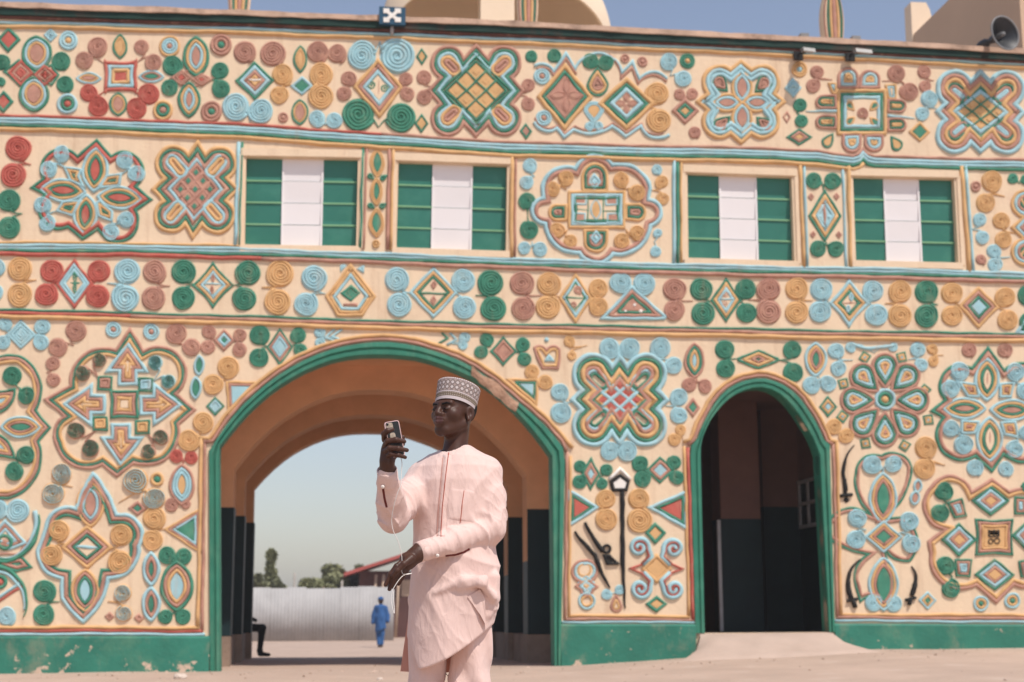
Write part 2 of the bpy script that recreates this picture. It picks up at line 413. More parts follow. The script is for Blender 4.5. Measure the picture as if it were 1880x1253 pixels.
def R(x, y, r, cols, w=None, fill=None, name='ring_boss'):
    w = w or r/len(cols)*.98
    mb = MB(); c = fx((x, y)); rr = r/FR[2]; ww = w/FR[2]; d = rr-ww/2
    for i, q in enumerate(cols):
        if q != '_':
            if d < ww*.75:
                n = 12; hh = .03
                V = [(c[0]+(d+ww/2)*f*math.cos(6.2832*j/n), c[1]+(d+ww/2)*f*math.sin(6.2832*j/n), z) for f, z in ((1, 0), (.85, .6), (.45, 1)) for j in range(n)]
                V3 = [(wall(a, b)[0], .004-z*hh, wall(a, b)[1]) for a, b, z in V] + [(wall(*c)[0], -hh*1.05, wall(*c)[1])]
                mb.add(V3, [(i_*n+j, (i_+1)*n+j, (i_+1)*n+(j+1) % n, i_*n+(j+1) % n) for i_ in range(2) for j in range(n)] + [(2*n+j, 3*n, 2*n+(j+1) % n) for j in range(n)], PAL[q], True)
            else:
                ridge(mb, [(c[0]+d*math.cos(-6.2832*j/22), c[1]+d*math.sin(-6.2832*j/22)) for j in range(22)], ww, q, True)
        d -= ww
    if fill: slab(mb, [(c[0]+(d+ww/2)*math.cos(6.2832*j/14), c[1]+(d+ww/2)*math.sin(6.2832*j/14)) for j in range(14)], fill)
    return done(mb, name)
def pill(x, y, ln, wd, rot, cols, w, fill=None, name='loop_boss'):
    """rounded bar, long axis at angle rot from +x"""
    c, s = math.cos(rot), math.sin(rot)
    P = [(-ln, -wd, 0), (ln, -wd, 1), (ln, wd, 0), (-ln, wd, 1)]
    return Q([(x+a*c-b*s, y+a*s+b*c, q) for a, b, q in P], cols, w, fill, name)
def MED(x, y, tx, ty, a, b, c, d, bulge, cols, w, fill=None, sx=0, sy=0, name='medallion', tipb=0):
    """medallion outline: four pointed tips on the axes, four round lobes on the diagonals"""
    P = []
    for (u, v, sw) in ((1, -1, 0), (1, 1, 1), (-1, 1, 0), (-1, -1, 1)):
        if not sw: P += [(0, v*ty, tipb), (u*a, v*b, bulge), (u*c, v*d, tipb)]
        else: P += [(u*tx, 0, tipb), (u*c, v*d, bulge), (u*a, v*b, tipb)]
    return Q([(x+px+sx*py, y+py+sy*px, q) for px, py, q in P], cols, w, fill, name)
def lattice(x, y, rx, ry, col, w, n=3, name='lattice', sx=0, sy=0, pad=None):
    """crossed bars inside a diamond, with square pads between"""
    mb = MB(); ww = w/FR[2]
    def U(a, b): return fx((x + (a-b)*rx/2 + sx*(a+b)*ry/2, y + (a+b)*ry/2 + sy*(a-b)*rx/2))
    for i in range(1, n):
        q = -1 + 2*i/n
        ridge(mb, resample([U(q, -1), U(q, 1)], 9, False), ww, col, h=.035); ridge(mb, resample([U(-1, q), U(1, q)], 9, False), ww, col, h=.032)
    if pad:
        for i in range(n):
            for j in range(n):
                a, b = -1+(2*i+1)/n, -1+(2*j+1)/n; e = .42/n
                slab(mb, [U(a-e, b-e), U(a+e, b-e), U(a+e, b+e), U(a-e, b+e)], pad, h=.022)
    return done(mb, name)
def lines(rows, name='moulding'):
    for col, w, P in rows:
        mb = MB(); P = [tuple(p) for p in P]
        if len(P) < 3 and abs(P[0][0]-P[-1][0]) < 60: step = 25
        else: step = 22
        RR = resample(P, step, False); j = random.Random(int(P[0][1]*7))
        RR = [(a, b + .7*math.sin(a*.021+P[0][1]) + .5*math.sin(a*.057+P[0][1]*3)) if abs(P[0][0]-P[-1][0]) > 60 else (a + .5*math.sin(b*.05+P[0][0]), b) for a, b in RR]
        ridge(mb, RR, w, col, h=w*.0062); done(mb, name)
PI = math.pi
# ---- horizontal mouldings
def curve(pts, dy=0): return [(x, y+dy) for x, y in pts]
XL, XR = -300, 2150
UP = [(XL, 33), (0, 42), (240, 48), (480, 55.5), (700, 64), (950, 73), (1180, 84), (1420, 94), (1640, 106), (1880, 119), (XR, 132)]
T1 = [(XL, 203), (0, 212), (230, 220), (480, 231), (700, 247), (950, 262), (1180, 268), (1420, 273.5), (1500, 277), (1528, 282), (1566, 287), (1578, 283), (1584, 275), (1592, 284), (1604, 288), (1660, 289), (1880, 294), (XR, 303)]
MIDL = [(XL, 442), (0, 451), (240, 453), (480, 459), (700, 467), (950, 477), (1180, 485), (1420, 491), (1650, 495), (1880, 503), (XR, 513)]
LOW = [(XL, 560), (0, 568), (240, 575), (480, 582), (720, 590.5), (950, 596), (1120, 599), (1400, 605), (1640, 610), (1880, 613), (XR, 620)]
lines([('b', 6.5, UP), ('o', 7.5, curve(UP, 7)),
       ('r', 5.5, [p for p in T1 if p[0] <= 700]), ('p', 5.5, [p for p in T1 if p[0] >= 700]), ('b', 6.5, curve(T1, 7)), ('b', 6, curve(T1, 12.5)), ('g', 6, curve(T1, 18)),
       ('o', 8, [p for p in curve(T1, 25) if p[0] < 1590]),
       ('o', 4.5, [p for p in curve(MIDL, -6) if p[0] <= 480]), ('b', 6.5, MIDL), ('b', 5, curve(MIDL, 5)), ('g', 5.5, curve(MIDL, 9.5)),
       ('r', 8, [p for p in curve(MIDL, 16) if p[0] <= 480]), ('p', 8, [p for p in curve(MIDL, 16) if p[0] >= 480]),
       ('g', 4.5, LOW), ('r', 6, [p for p in curve(LOW, 6) if p[0] <= 240]), ('p', 6, [p for p in curve(LOW, 6) if p[0] >= 240]), ('o', 8.5, curve(LOW, 13.5))])
# ---- upright strips of the window storey
lines([('b', 7, [(438.5, 262), (431.5, 451)]), ('g', 5, [(445, 262), (439, 451)]),
       ('g', 6, [(666, 272), (661.5, 456)]), ('p', 5, [(673, 270), (667.5, 458)]), ('p', 7, [(715, 271), (711, 459)]), ('o', 6.5, [(722, 272), (717.5, 459)]),
       ('o', 8, [(940, 284), (938, 472)]), ('p', 4.5, [(947, 286), (945, 473)]),
       ('b', 6.5, [(1237, 295), (1237.5, 483)]), ('g', 6, [(1244, 295), (1245, 484)]), ('o', 5, [(1250, 296), (1251, 484)]),
       ('o', 7, [(1468, 301), (1476, 491)]), ('b', 5.5, [(1475.5, 301), (1482.5, 491)]), ('b', 5.5, [(1547, 306), (1553.5, 493)]), ('o', 7, [(1557, 306), (1562, 494)]),
       ('o', 8, [(1764, 306), (1780, 500)]), ('b', 6, [(1772.5, 306), (1787.5, 502)])], 'upright_strip')

# ---- top frieze, left end
F(0, 0, 3.917)
D(62, 288, 84, 92, 'g', 22, 'r'); S(10, 450, 58, 'g'); S(0, 590, 36, 'g'); D(25, 735, 74, 80, 'g', 22, 'r')
o = Q([(20, 520), (140, 425, -.1), (250, 520), (375, 460, -.1), (430, 540), (370, 620, -.1), (250, 560), (140, 625, -.1)], 'g', 16, name='medallion')
with into(o):
    D(150, 528, 95, 95, 'rpr', 20, 'r'); D(325, 545, 85, 78, 'rpr', 18, 'r')
    E(265, 388, 112, 130, 'gbo', 22, 'p'); E(245, 680, 112, 130, 'gbo', 22, 'p')
S(438, 445, 66, 'g'); S(465, 610, 60, 'g'); D(365, 255, 48, 48, 'bb', 16, 'b'); R(492, 295, 70, 'bbo'); R(485, 750, 76, 'bgr')
P2(700, 340, 68, 605, 435, 62, (745, 455), 'p'); P2(1020, 338, 52, 1105, 448, 58, (985, 450), 'p')
P2(637, 672, 60, 705, 770, 65, (755, 655), 'r'); P2(1072, 680, 72, 985, 785, 70, (975, 655), 'r')
Bx(868, 552, 122, 112, 'rbo', 24, 'r', k=-.09, name='square_boss')
E(863, 338, 55, 92, 'go', 16, 'o'); E(640, 565, 44, 95, 'bo', 15, 'p', rot=PI/2); E(1088, 553, 48, 95, 'bp', 16, 'g', rot=PI/2); E(850, 752, 66, 88, 'go', 16, 'p')
R(1220, 335, 78, 'obbp'); R(1590, 325, 80, 'ppg'); S(1760, 378, 82, 'p'); R(1172, 795, 74, 'ogp', fill='p'); R(1520, 805, 78, 'ppg')
o = D(1375, 568, 150, 75, 'p', 18, name='medallion')
with into(o):
    D(1305, 562, 72, 60, 'pp', 15, 'r'); D(1450, 575, 75, 48, 'pp', 15, 'r')
    E(1410, 410, 98, 152, 'gob', 24, 'p'); E(1360, 720, 84, 132, 'gob', 22, 'p')
P2(1240, 475, 70, 1218, 632, 60, (1290, 560), 'g'); P2(1585, 510, 60, 1590, 640, 62, (1500, 580), 'g')
P2(1695, 770, 94, 1876, 800, 86, (1795, 880), 'b')
o = D(1832, 583, 144, 140, 'gbpo', 23, 'c'); 
with into(o): L_([(1790, 580), (1880, 578)], 'w', 16)
F(470, 0, 3.917)
S(118, 390, 88, 'p'); P2(190, 540, 72, 165, 685, 64, (260, 612), 'o'); D(330, 620, 80, 68, 'b', 18, 'g'); E(318, 428, 52, 104, 'go', 16, 'o'); E(315, 810, 64, 96, 'go', 16, 'p')
P2(470, 540, 82, 470, 695, 84, (400, 612), 'o'); S(442, 378, 74, 'p'); S(582, 390, 66, 'p'); R(195, 848, 38, 'pp'); P2(440, 855, 58, 562, 868, 58, (500, 905), 'b')
P2(760, 405, 100, 1015, 410, 118, (890, 300), 'b'); P2(735, 825, 110, 1042, 845, 98, (880, 920), 'g')
o = Q([(875, 425), (1055, 630), (890, 850), (700, 630)], 'opb', 26, 'c', name='face_diamond')
with into(o):
    R(830, 615, 30, 'gg'); R(925, 638, 28, 'gg'); L_([(880, 545), (884, 710)], 'p', 12, EYE)
P2(665, 568, 56, 630, 675, 52, (720, 615), 'p'); P2(1080, 570, 48, 1090, 678, 52, (1030, 625), 'p'); P2(1205, 560, 50, 1210, 700, 54, (1290, 632), 'p')
D(1192, 410, 40, 62, 'g', 13, 'o'); D(1190, 890, 50, 68, 'g', 14, 'o')
def med_lat(x, y, tx, ty, a, b, c, d, bl, cols, w, dx, dy, dcols, fld, lat, lw, lp, pcols, pw, sx=0, sy=0, pads=None, plen=.5, pwid=.2):
    o = MED(x, y, tx, ty, a, b, c, d, bl, cols, w, sx=sx, sy=sy)
    with into(o):
        for u in (1, -1):
            for v in (1, -1):
                px, py = u*lp[0], v*lp[1]
                pill(x+px+sx*py, y+py+sy*px, lp[2], lp[3], math.atan2(v*lp[1], u*lp[0]), pcols, pw)
        Q([(x+sx*(-dy), y-dy), (x+dx, y+sy*dx), (x+sx*dy, y+dy), (x-dx, y-sy*dx)], dcols, w*.92, fld, 'centre_diamond')
        lattice(x, y, dx*.80, dy*.80, lat, lw, sx=sx, sy=sy, pad=pads)
    return o
med_lat(1582, 655, 348, 340, 85, 245, 268, 95, 1.38, 'pgb', 24, 262, 255, 'gg', 'o', 'g', 18, (182, 176, 34, 52), 'op', 26, pads='o')
F(940, 0, 3.917)
S(138, 408, 46, 'g'); S(300, 405, 48, 'g'); P2(118, 615, 48, 118, 750, 50, (30, 680), 'p'); R(215, 552, 60, 'bbp'); R(228, 852, 58, 'bbp'); D(100, 945, 42, 58, 'g', 14, 'p')
L_([(160, 480, .5), (300, 520), (388, 385), (455, 500, .75), (790, 525), (865, 445), (915, 570, .5), (1115, 570)], 'b', 22, name='garland')
L_([(180, 500, .45), (300, 545), (390, 425), (462, 535)], 'p', 18, name='garland'); L_([(690, 390, .25), (785, 560), (862, 490), (908, 600, .5), (1110, 590)], 'p', 18, name='garland')
L_([(160, 880, -.5), (320, 925), (375, 990), (440, 935, -.3), (720, 910), (815, 985), (925, 910, -.5), (1130, 970)], 'b', 24, name='garland')
L_([(165, 850, -.5), (330, 905), (378, 965), (450, 910, -.28), (725, 888), (820, 955), (930, 890, -.5), (1090, 955)], 'p', 15, name='garland')
o = D(378, 700, 200, 240, 'og', 28, 'p')
with into(o):
    for k in range(4): E(390 + 62*math.sin(k*PI/2), 690 - 68*math.cos(k*PI/2), 32, 66, 'p', 12, 'p', rot=k*PI/2)
o = D(822, 748, 205, 190, 'ogb', 28, 'c', name='diamond_boss')
with into(o):
    for k in range(4): E(822 + 42*math.sin(k*PI/2+.0), 748 - 42*math.cos(k*PI/2), 28, 40, 'p', 12, 'p', rot=k*PI/2)
P2(565, 440, 55, 675, 452, 54, (620, 505), 'g'); T(615, 590, 82, 105, 'gop', 20, 'p'); T(588, 810, 72, 80, 'bb', 15, 'o', rot=PI); P2(560, 915, 35, 625, 915, 35, (590, 860), 'b')
R(812, 425, 34, 'pp'); R(938, 445, 38, 'pp'); P2(1045, 675, 82, 1058, 870, 86, (940, 770), 'o')
P2(1128, 445, 60, 1232, 568, 60, (1135, 545), 'b'); R(1262, 440, 56, 'ggo'); P2(1205, 680, 42, 1295, 675, 42, (1250, 720), 'p'); D(1245, 800, 98, 92, 'pg', 24, 'o'); S(1312, 955, 44, 'p')
def flower4(x, y, dx, dy, rx, ry, cols, w, fill, sx=0, sy=0):
    for (u, v, ro) in ((0, -1, 0), (1, 0, PI/2), (0, 1, 0), (-1, 0, PI/2)):
        px, py = u*dx, v*dy
        r1, r2 = (rx[0], rx[1]) if u == 0 else (ry[0], ry[1])
        E(x+px+sx*py, y+py+sy*px, r1, r2, cols, w, fill, rot=ro + (sy if u else -sx))
o = MED(1645, 735, 325, 305, 75, 240, 252, 60, .88, 'obb', 28)
with into(o):
    flower4(1652, 742, 108, 108, (80, 122), (72, 112), 'ob', 24, 'p')
    for u, v, x, y in ((-1, -1, 1500, 610), (1, -1, 1800, 615), (-1, 1, 1515, 890), (1, 1, 1808, 895)):
        T(x, y, 58, 75, 'gp', 18, 'p', rot=math.atan2(v, u)-PI/2)
F(1400, 0, 3.917)
R(265, 502, 58, 'oob'); D(218, 635, 58, 72, 'bb', 20, 'b'); P2(272, 758, 48, 282, 872, 46, (240, 815), 'g'); D(175, 845, 28, 45, 'p', 12); D(262, 988, 98, 62, 'gp', 18, 'o')
P2(388, 520, 50, 362, 620, 52, (500, 575), 'p'); P2(965, 530, 62, 1055, 660, 62, (860, 585), 'p'); P2(1158, 520, 48, 1165, 622, 42, (1230, 582), 'p')
P2(1195, 715, 58, 1145, 820, 50, (1250, 780), 'b'); T(475, 1008, 40, 60, 'g', 15, 'o', rot=.6); T(955, 1030, 42, 60, 'g', 15, 'o', rot=-.6); D(1128, 950, 75, 72, 'o', 18, 'g')
o = Bx(712, 808, 178, 162, 'ogb', 24, 'c', name='medallion')
with into(o):
    for x, y0, y1 in ((615, 490, 640), (770, 510, 640), (640, 960, 1090), (800, 970, 1085)):
        up = y0 < 800
        P = [(x-75, y1, 0), (x-75, y0+70, 1), (x+75, y0+70, 0), (x+75, y1, 0)] if up else [(x+70, y0, 0), (x+70, y1-60, 1), (x-70, y1-60, 0), (x-70, y0, 0)]
        Q(P, 'pbo', 22, 'o', 'finger_loop')
    for y, s in ((735, 1), (880, 1), (765, -1), (900, -1)):
        P = [(530, y-50, 0), (530, y+50, 0), (430, y+50, 1), (430, y-50, 0)] if s > 0 else [(895, y+48, 0), (895, y-48, 0), (985, y-48, 1), (985, y+48, 0)]
        Q(P, 'pgo', 17, 'o', 'finger_loop')
    L_([(530, 800), (310, 803)], 'b', 22, lambda t: 1.1-.8*t); L_([(895, 835), (1095, 852)], 'b', 22, lambda t: 1.1-.8*t)
    Q([(880, 610), (960, 610), (960, 720), (900, 715)], 'ob', 14, 'c', 'corner_tab'); Q([(470, 600), (530, 600), (530, 680), (500, 680)], 'ob', 14, 'b', 'corner_tab')
    for x, y, q in ((630, 770, -.8), (795, 770, .8), (632, 870, -2.3), (800, 875, 2.3)): T(x, y, 30, 42, 'o', 14, 'g', rot=q+PI)
    S(715, 818, 46, 'p')
med_lat(1565, 808, 325, 302, 70, 235, 265, 60, 1.22, 'bpo', 30, 245, 195, 'gb', 'o', 'g', 14, (158, 130, 36, 56), 'gpb', 20, sy=.02, pads='o')
# ---- window storey, left
F(0, 240, 3.917)
P2(128, 130, 86, 92, 322, 84, (225, 245), 'r'); P2(62, 505, 78, 65, 700, 76, (160, 600), 'g')
o = Q([(695, 55), (800, 175, .95), (990, 405, 0), (1105, 500), (985, 575, .75), (760, 790, 0), (700, 720), (595, 795), (490, 705, .8), (310, 460, 0), (210, 415), (300, 345, .85), (560, 175, 0)], 'gr', 26, name='medallion')
with into(o):
    E(685, 285, 100, 165, 'bog', 24, 'r', rot=.07); E(615, 605, 92, 150, 'bog', 23, 'r', rot=.07); E(455, 432, 88, 170, 'bog', 22, 'r', rot=PI/2+.06); E(860, 485, 88, 170, 'bog', 22, 'r', rot=PI/2+.06)
    for P in ([(455, 255), (590, 280), (570, 330), (620, 420), (500, 365)], [(880, 305), (860, 400), (800, 410), (690, 420), (765, 325)], [(400, 580), (450, 510), (590, 500), (540, 600), (520, 620)], [(810, 660), (705, 620), (690, 520), (720, 500), (810, 580)]):
        Q(P, 'bog', 17, None, 'star_point')
    P2(442, 168, 66, 348, 278, 64, (470, 270), 'b'); P2(900, 212, 68, 985, 312, 68, (860, 330), 'b'); P2(305, 540, 66, 340, 672, 66, (410, 580), 'b'); P2(910, 645, 66, 800, 735, 64, (800, 660), 'b')
med_lat(1405, 425, 318, 362, 62, 262, 238, 80, 1.18, 'ogp', 26, 200, 228, 'bp', 'p', 'p', 26, (142, 165, 46, 54), 'bo', 25, sx=-.05, pads='g')
F(470, 240, 3.917)
o = E(872, 232, 55, 110, 'oo', 15, 'g', name='leaf_chain')
with into(o):
    E(866, 440, 48, 105, 'oo', 15, 'g'); E(866, 665, 58, 110, 'oo', 15, 'g'); R(862, 815, 30, 'oo')
    for x, y, q in ((828, 335, .6), (918, 338, -.6), (828, 545, .6), (915, 540, -.6)): T(x, y, 20, 28, 'g', 16, 'g', rot=q+PI/2)
F(940, 240, 3.917)
P2(128, 255, 52, 102, 375, 48, (165, 330), 'b'); P2(110, 508, 58, 125, 715, 64, (112, 612), 'g'); P2(88, 850, 45, 200, 858, 50, (145, 800), 'b')
S(1040, 285, 40, 'b'); P2(1078, 370, 46, 1085, 490, 46, (1000, 430), 'o'); P2(1050, 738, 34, 1035, 872, 40, (1020, 800), 'b')
o = Q([(450, 265, .62), (725, 240, .42), (1005, 420, 0), (990, 490, .85), (1005, 690, .42), (730, 900, .55), (480, 890, .42), (230, 680, .9), (215, 480, .62)], 'bp', 28, name='medallion')
with into(o):
    for P in ([(500, 440, 0), (500, 330, 1), (690, 330, 0), (690, 440, 0)], [(690, 710, 0), (690, 790, 1), (515, 790, 0), (515, 710, 0)], [(810, 525, 0), (900, 525, 1), (900, 655, 0), (810, 640, 0)], [(395, 650, 0), (320, 650, 1), (320, 530, 0), (395, 530, 0)]):
        Q([(x, y, b) for x, y, b in P], 'ogp', 20, None, 'loop_boss')
    Bx(608, 570, 205, 135, 'obg', 22, 'c', name='centre_panel')
    for x, y in ((490, 500), (715, 505), (485, 630), (725, 632)): Bx(x, y, 46, 38, 'b', 15, 'p')
    L_([(545, 490), (545, 655)], 'g', 14); L_([(655, 490), (655, 655)], 'g', 14); E(602, 570, 42, 80, 'b', 14, 'o'); L_([(450, 570), (550, 575)], 'g', 12); L_([(660, 580), (765, 585)], 'g', 12)
    D(592, 370, 50, 60, 'bb', 20, 'b'); D(602, 772, 44, 52, 'bb', 18, 'b')
    for q in ((385, 340, 60, 290, 420, 60, (390, 425)), (785, 355, 62, 900, 445, 62, (800, 430)), (322, 722, 60, 418, 800, 55, (400, 715)), (905, 745, 62, 790, 800, 60, (820, 710))): P2(*q, 'o')
F(1400, 240, 3.917)
P2(368, 358, 56, 502, 362, 58, (438, 440), 'g'); P2(398, 852, 56, 525, 855, 58, (458, 800), 'g')
o = D(448, 615, 122, 195, 'gob', 22, 'b'); 
with into(o): L_([(440, 500), (448, 700)], 'p', 24, EYE); R(405, 620, 22, 'b'); R(482, 625, 22, 'b')
for x, y in ((350, 478), (530, 475), (362, 750), (548, 750)): D(x, y, 22, 28, 'p', 12, 'p')
R(1532, 402, 40, 'pp'); S(1568, 930, 38, 'p'); P2(1645, 365, 74, 1600, 520, 68, (1740, 475), 'o'); P2(1562, 642, 50, 1582, 770, 50, (1500, 712), 'b'); P2(1712, 650, 60, 1728, 785, 58, (1820, 740), 'o'); P2(1660, 870, 50, 1668, 965, 50, (1780, 910), 'b'); P2(1800, 345, 38, 1890, 350, 36, (1845, 385), 'g')
med_lat(2040, 700, 255, 315, 90, 255, 180, 75, 1.2, 'obpg', 22, 150, 190, 'gb', 'c', 'g', 14, (120, 170, 40, 45), 'og', 20, pads='p')

# ---- scroll frieze
F(0, 460, 3.917)
def pr(x, y1, y2, r, tail, col, x2=None, r2=None): return P2(x, y1, r, x2 or x, y2, r2 or r, tail, col)
S(-30, 120, 62, 'b'); S(-35, 300, 55, 'b')
pr(140, 135, 320, 84, (262, 212), 'o'); pr(370, 150, 318, 80, (440, 235), 'r', x2=332); pr(715, 150, 330, 80, (640, 240), 'r', x2=705)
o = D(535, 240, 135, 178, 'rbb', 20, 'c')
with into(o):
    E(540, 195, 18, 45, 'g', 14, 'g'); E(540, 275, 18, 45, 'g', 14, 'g'); L_([(488, 236), (595, 236)], 'g', 22, EYE)
pr(918, 152, 345, 86, (770, 238), 'b', x2=905, r2=92); pr(1110, 155, 345, 82, (1225, 258), 'p', x2=1102); pr(1318, 155, 342, 82, (1400, 245), 'g'); pr(1786, 165, 350, 82, (1690, 248), 'g', x2=1760)
o = D(1533, 250, 160, 172, 'gob', 20, 'c', k=-.1)
with into(o): L_([(1445, 242), (1625, 242)], 'b', 14, EYE); E(1532, 195, 16, 40, 'p', 14, 'p'); E(1526, 285, 16, 40, 'p', 14, 'p')
F(470, 460, 3.917)
pr(175, 170, 370, 95, (40, 265), 'o', x2=158, r2=88); pr(415, 200, 388, 86, (500, 312), 'b', x2=358, r2=82)
o = Q([(680, 95), (860, 330), (765, 475), (585, 475), (500, 330)], 'oob', 22, 'c', name='pentagon_boss')
with into(o):
    D(682, 310, 72, 62, 'g', 24, 'g'); L_([(630, 393), (730, 393)], 'p', 26)
Q([(605, 108), (660, 100), (610, 155)], 'b', 16, 'b', 'corner_tab'); Q([(725, 135), (775, 105), (775, 160)], 'b', 16, 'b', 'corner_tab')
pr(1012, 212, 392, 82, (1110, 302), 'b', x2=1028); pr(1490, 220, 410, 80, (1430, 310), 'b', x2=1502)
o = D(1275, 305, 175, 185, 'bog', 20, 'c')
with into(o): L_([(1180, 308), (1380, 314)], 'g', 15); D(1278, 250, 24, 36, 'p', 14, 'p'); D(1275, 362, 24, 36, 'p', 14, 'p')
pr(1688, 235, 420, 90, (1580, 325), 'g', x2=1710); 
F(940, 460, 3.917)
pr(68, 238, 418, 82, (212, 325), 'p', x2=78); pr(262, 242, 408, 82, (340, 330), 'o', x2=255)
o = D(456, 345, 118, 182, 'ob', 22, 'c')
with into(o): Q([(456, 215), (530, 345), (446, 450), (380, 345)], 'g', 14, 'c', 'diamond_boss'); L_([(385, 342), (530, 345)], 'g', 14); S(468, 290, 38, 'p'); S(440, 390, 26, 'p')
pr(622, 275, 405, 68, (560, 335), 'o'); P2(782, 232, 76, 950, 240, 76, (865, 285), 'b')
o = Q([(862, 255), (1135, 500), (630, 500)], 'bpg', 22, 'p', 'triangle_boss')
with into(o):
    for x, y, rr in ((880, 395, 26), (815, 440, 22), (925, 440, 32), (740, 465, 14), (975, 470, 16)): R(x, y, rr*.55, 'w')
pr(1165, 280, 432, 76, (1300, 365), 'p', r2=70); pr(1358, 282, 455, 80, (1430, 365), 'g', x2=1372); pr(1682, 280, 450, 70, (1640, 370), 'g', x2=1690)
o = D(1538, 358, 112, 165, 'gob', 20, 'c')
with into(o): L_([(1490, 352), (1595, 352)], 'b', 14); R(1532, 322, 22, 'pp'); R(1530, 385, 20, 'pp')
F(1400, 460, 3.917)
pr(45, 280, 442, 84, (-100, 355), 'p'); pr(242, 278, 445, 80, (362, 358), 'o'); pr(420, 282, 442, 76, (475, 365), 'b', x2=410); pr(795, 295, 465, 74, (750, 380), 'b', x2=822)
o = D(622, 380, 148, 178, 'bog', 22, 'c', k=-.08)
with into(o): L_([(555, 382), (690, 380)], 'p', 13, EYE); E(634, 335, 20, 36, 'b', 16, 'b'); E(612, 420, 20, 32, 'b', 16, 'b')
pr(990, 298, 470, 78, (880, 382), 'o'); pr(1176, 300, 472, 82, (1262, 390), 'g'); pr(1358, 308, 470, 74, (1415, 390), 'o'); pr(1746, 338, 500, 72, (1680, 412), 'o', x2=1764)
Q([(1550, 262), (1700, 408), (1552, 562), (1410, 400)], 'opg', 22, 'b', 'diamond_boss')
S(1910, 325, 76, 'g'); S(1915, 520, 70, 'g'); Q([(1810, 600), (1905, 470), (1990, 600)], 'bg', 22, 'p', 'triangle_boss')
# ---- borders of the lower panels and the arches
BL = [(-300, 1153), (0, 1153), (369, 1153), (368, 803)]
lines([('o', 7, [(-300, 1151), (0, 1152), (366, 1153)]), ('r', 5.5, [(-300, 1157), (0, 1158), (373, 1159)]), ('b', 6, [(-300, 1163), (0, 1164.5), (376, 1165)]),
       ('o', 7, [(363, 1153), (367, 960), (369, 803)]), ('p', 6, [(371, 1158), (374.5, 960), (377, 808)]),
       ('o', 6, [(1044.5, 1132), (1047, 838)]), ('p', 6, [(1037, 1136), (1041, 830)]), ('o', 6, [(1043, 1131), (1266, 1132)]), ('p', 5.5, [(1036, 1137), (1275, 1138)]), ('b', 5, [(1031, 1142.5), (1280, 1143)]),
       ('o', 6, [(1256, 820), (1260, 960), (1265, 1132)]), ('r', 7, [(1262.5, 822), (1267, 960), (1272.5, 1138)]),
       ('o', 6.5, [(1536, 812), (1540, 960), (1543, 1128)]), ('p', 6, [(1529, 816), (1533, 960), (1536.5, 1132)]), ('o', 6, [(1542, 1129), (1700, 1129), (1880, 1130), (2150, 1131)]), ('p', 6, [(1536, 1134), (1880, 1136), (2150, 1137)]), ('b', 5.5, [(1532, 1140), (1880, 1142), (2150, 1143)])], 'panel_border')
def arch_line(P, d, col, w, ext=()):
    mb = MB(); QQ = offset(P, d, False); QQ = list(ext[:1]) + QQ + list(ext[1:])
    ridge(mb, resample(QQ, 9, False), w, col, h=w*.0062); return done(mb, 'arch_moulding')
AO = ARCH_OUT[2:-2]; DO = DOOR_OUT[2:-2]
arch_line(AO, 4, 'p', 7, ((376, 812), (1040, 829))); arch_line(AO, 11.5, 'o', 7.5, ((366, 804), (1050, 822)))
arch_line(DO, 4, 'p', 6.5, ((1262, 818), (1528, 816))); arch_line(DO, 11, 'o', 7, ((1254, 812), (1538, 812)))
# green surrounds of the two openings: a stepped band of plaster
def surround(IN, OUT, name, h1=.05):
    n = 60
    def even(P):
        L = [0]
        for i in range(1, len(P)): L.append(L[-1] + math.hypot(P[i][0]-P[i-1][0], P[i][1]-P[i-1][1]))
        t = np.linspace(0, L[-1], n); return np.stack([np.interp(t, L, [p[0] for p in P]), np.interp(t, L, [p[1] for p in P])], 1)
    A = even(OUT); B = even(IN); mb = MB(); V = []
    prof = [(0, .006), (.06, -h1), (.40, -h1*1.15), (.47, -h1*.45), (.56, -h1*.4), (.64, -h1*1.0), (.93, -h1*.95), (1.0, -.0), (1.0, .30)]
    for i in range(n):
        for u, y in prof:
            p = A[i]*(1-u)+B[i]*u; x, z = wall(p[0], p[1]); V.append((x, y, z))
    k = len(prof)
    mb.add(V, [(i*k+j, (i+1)*k+j, (i+1)*k+j+1, i*k+j+1) for i in range(n-1) for j in range(k-1)], MATS['trim_green'], False)
    return mb.build(name, gate)
mat('trim_green', (.030, .185, .120), rough=.6, var=.2, scale=2.2, dirt=(.11, .30, .19), dirt_amt=.7, dirt_scale=1.3, spec=.35)
surround(ARCH_IN, ARCH_OUT, 'arch_surround'); surround(DOOR_IN, DOOR_OUT, 'door_surround', .045)
# patch where the green band has broken away to raw plaster
mat('raw_plaster', (.40, .235, .155), var=.35, scale=5, bump=.9, bscale=18, dirt=(.66, .50, .38), dirt_amt=.8, dirt_scale=3.5)
mb = MB(); P = [(868, 676), (905, 704), (940, 728), (952, 742), (960, 755), (946, 748), (934, 742), (912, 722), (890, 708), (872, 698), (862, 688)]
V = []; n = 9
for i in range(n+1):
    t = i/n
    o1 = (866+t*86, 672+t*66+4*math.sin(t*9)); o2 = (864+t*80+2*math.sin(i*2.3), 690+t*68)
    for j in range(7):
        u = j/6; p = (o1[0]*(1-u)+o2[0]*u, o1[1]*(1-u)+o2[1]*u); x, z = wall(*p); V.append((x, -.062 - .012*math.sin(i*1.9+j*2.1) - .012*math.sin(u*PI), z))
mb.add(V, [(i*7+j, (i+1)*7+j, (i+1)*7+j+1, i*7+j+1) for i in range(n) for j in range(6)], MATS['raw_plaster'], True); mb.build('broken_plaster_patch', gate)

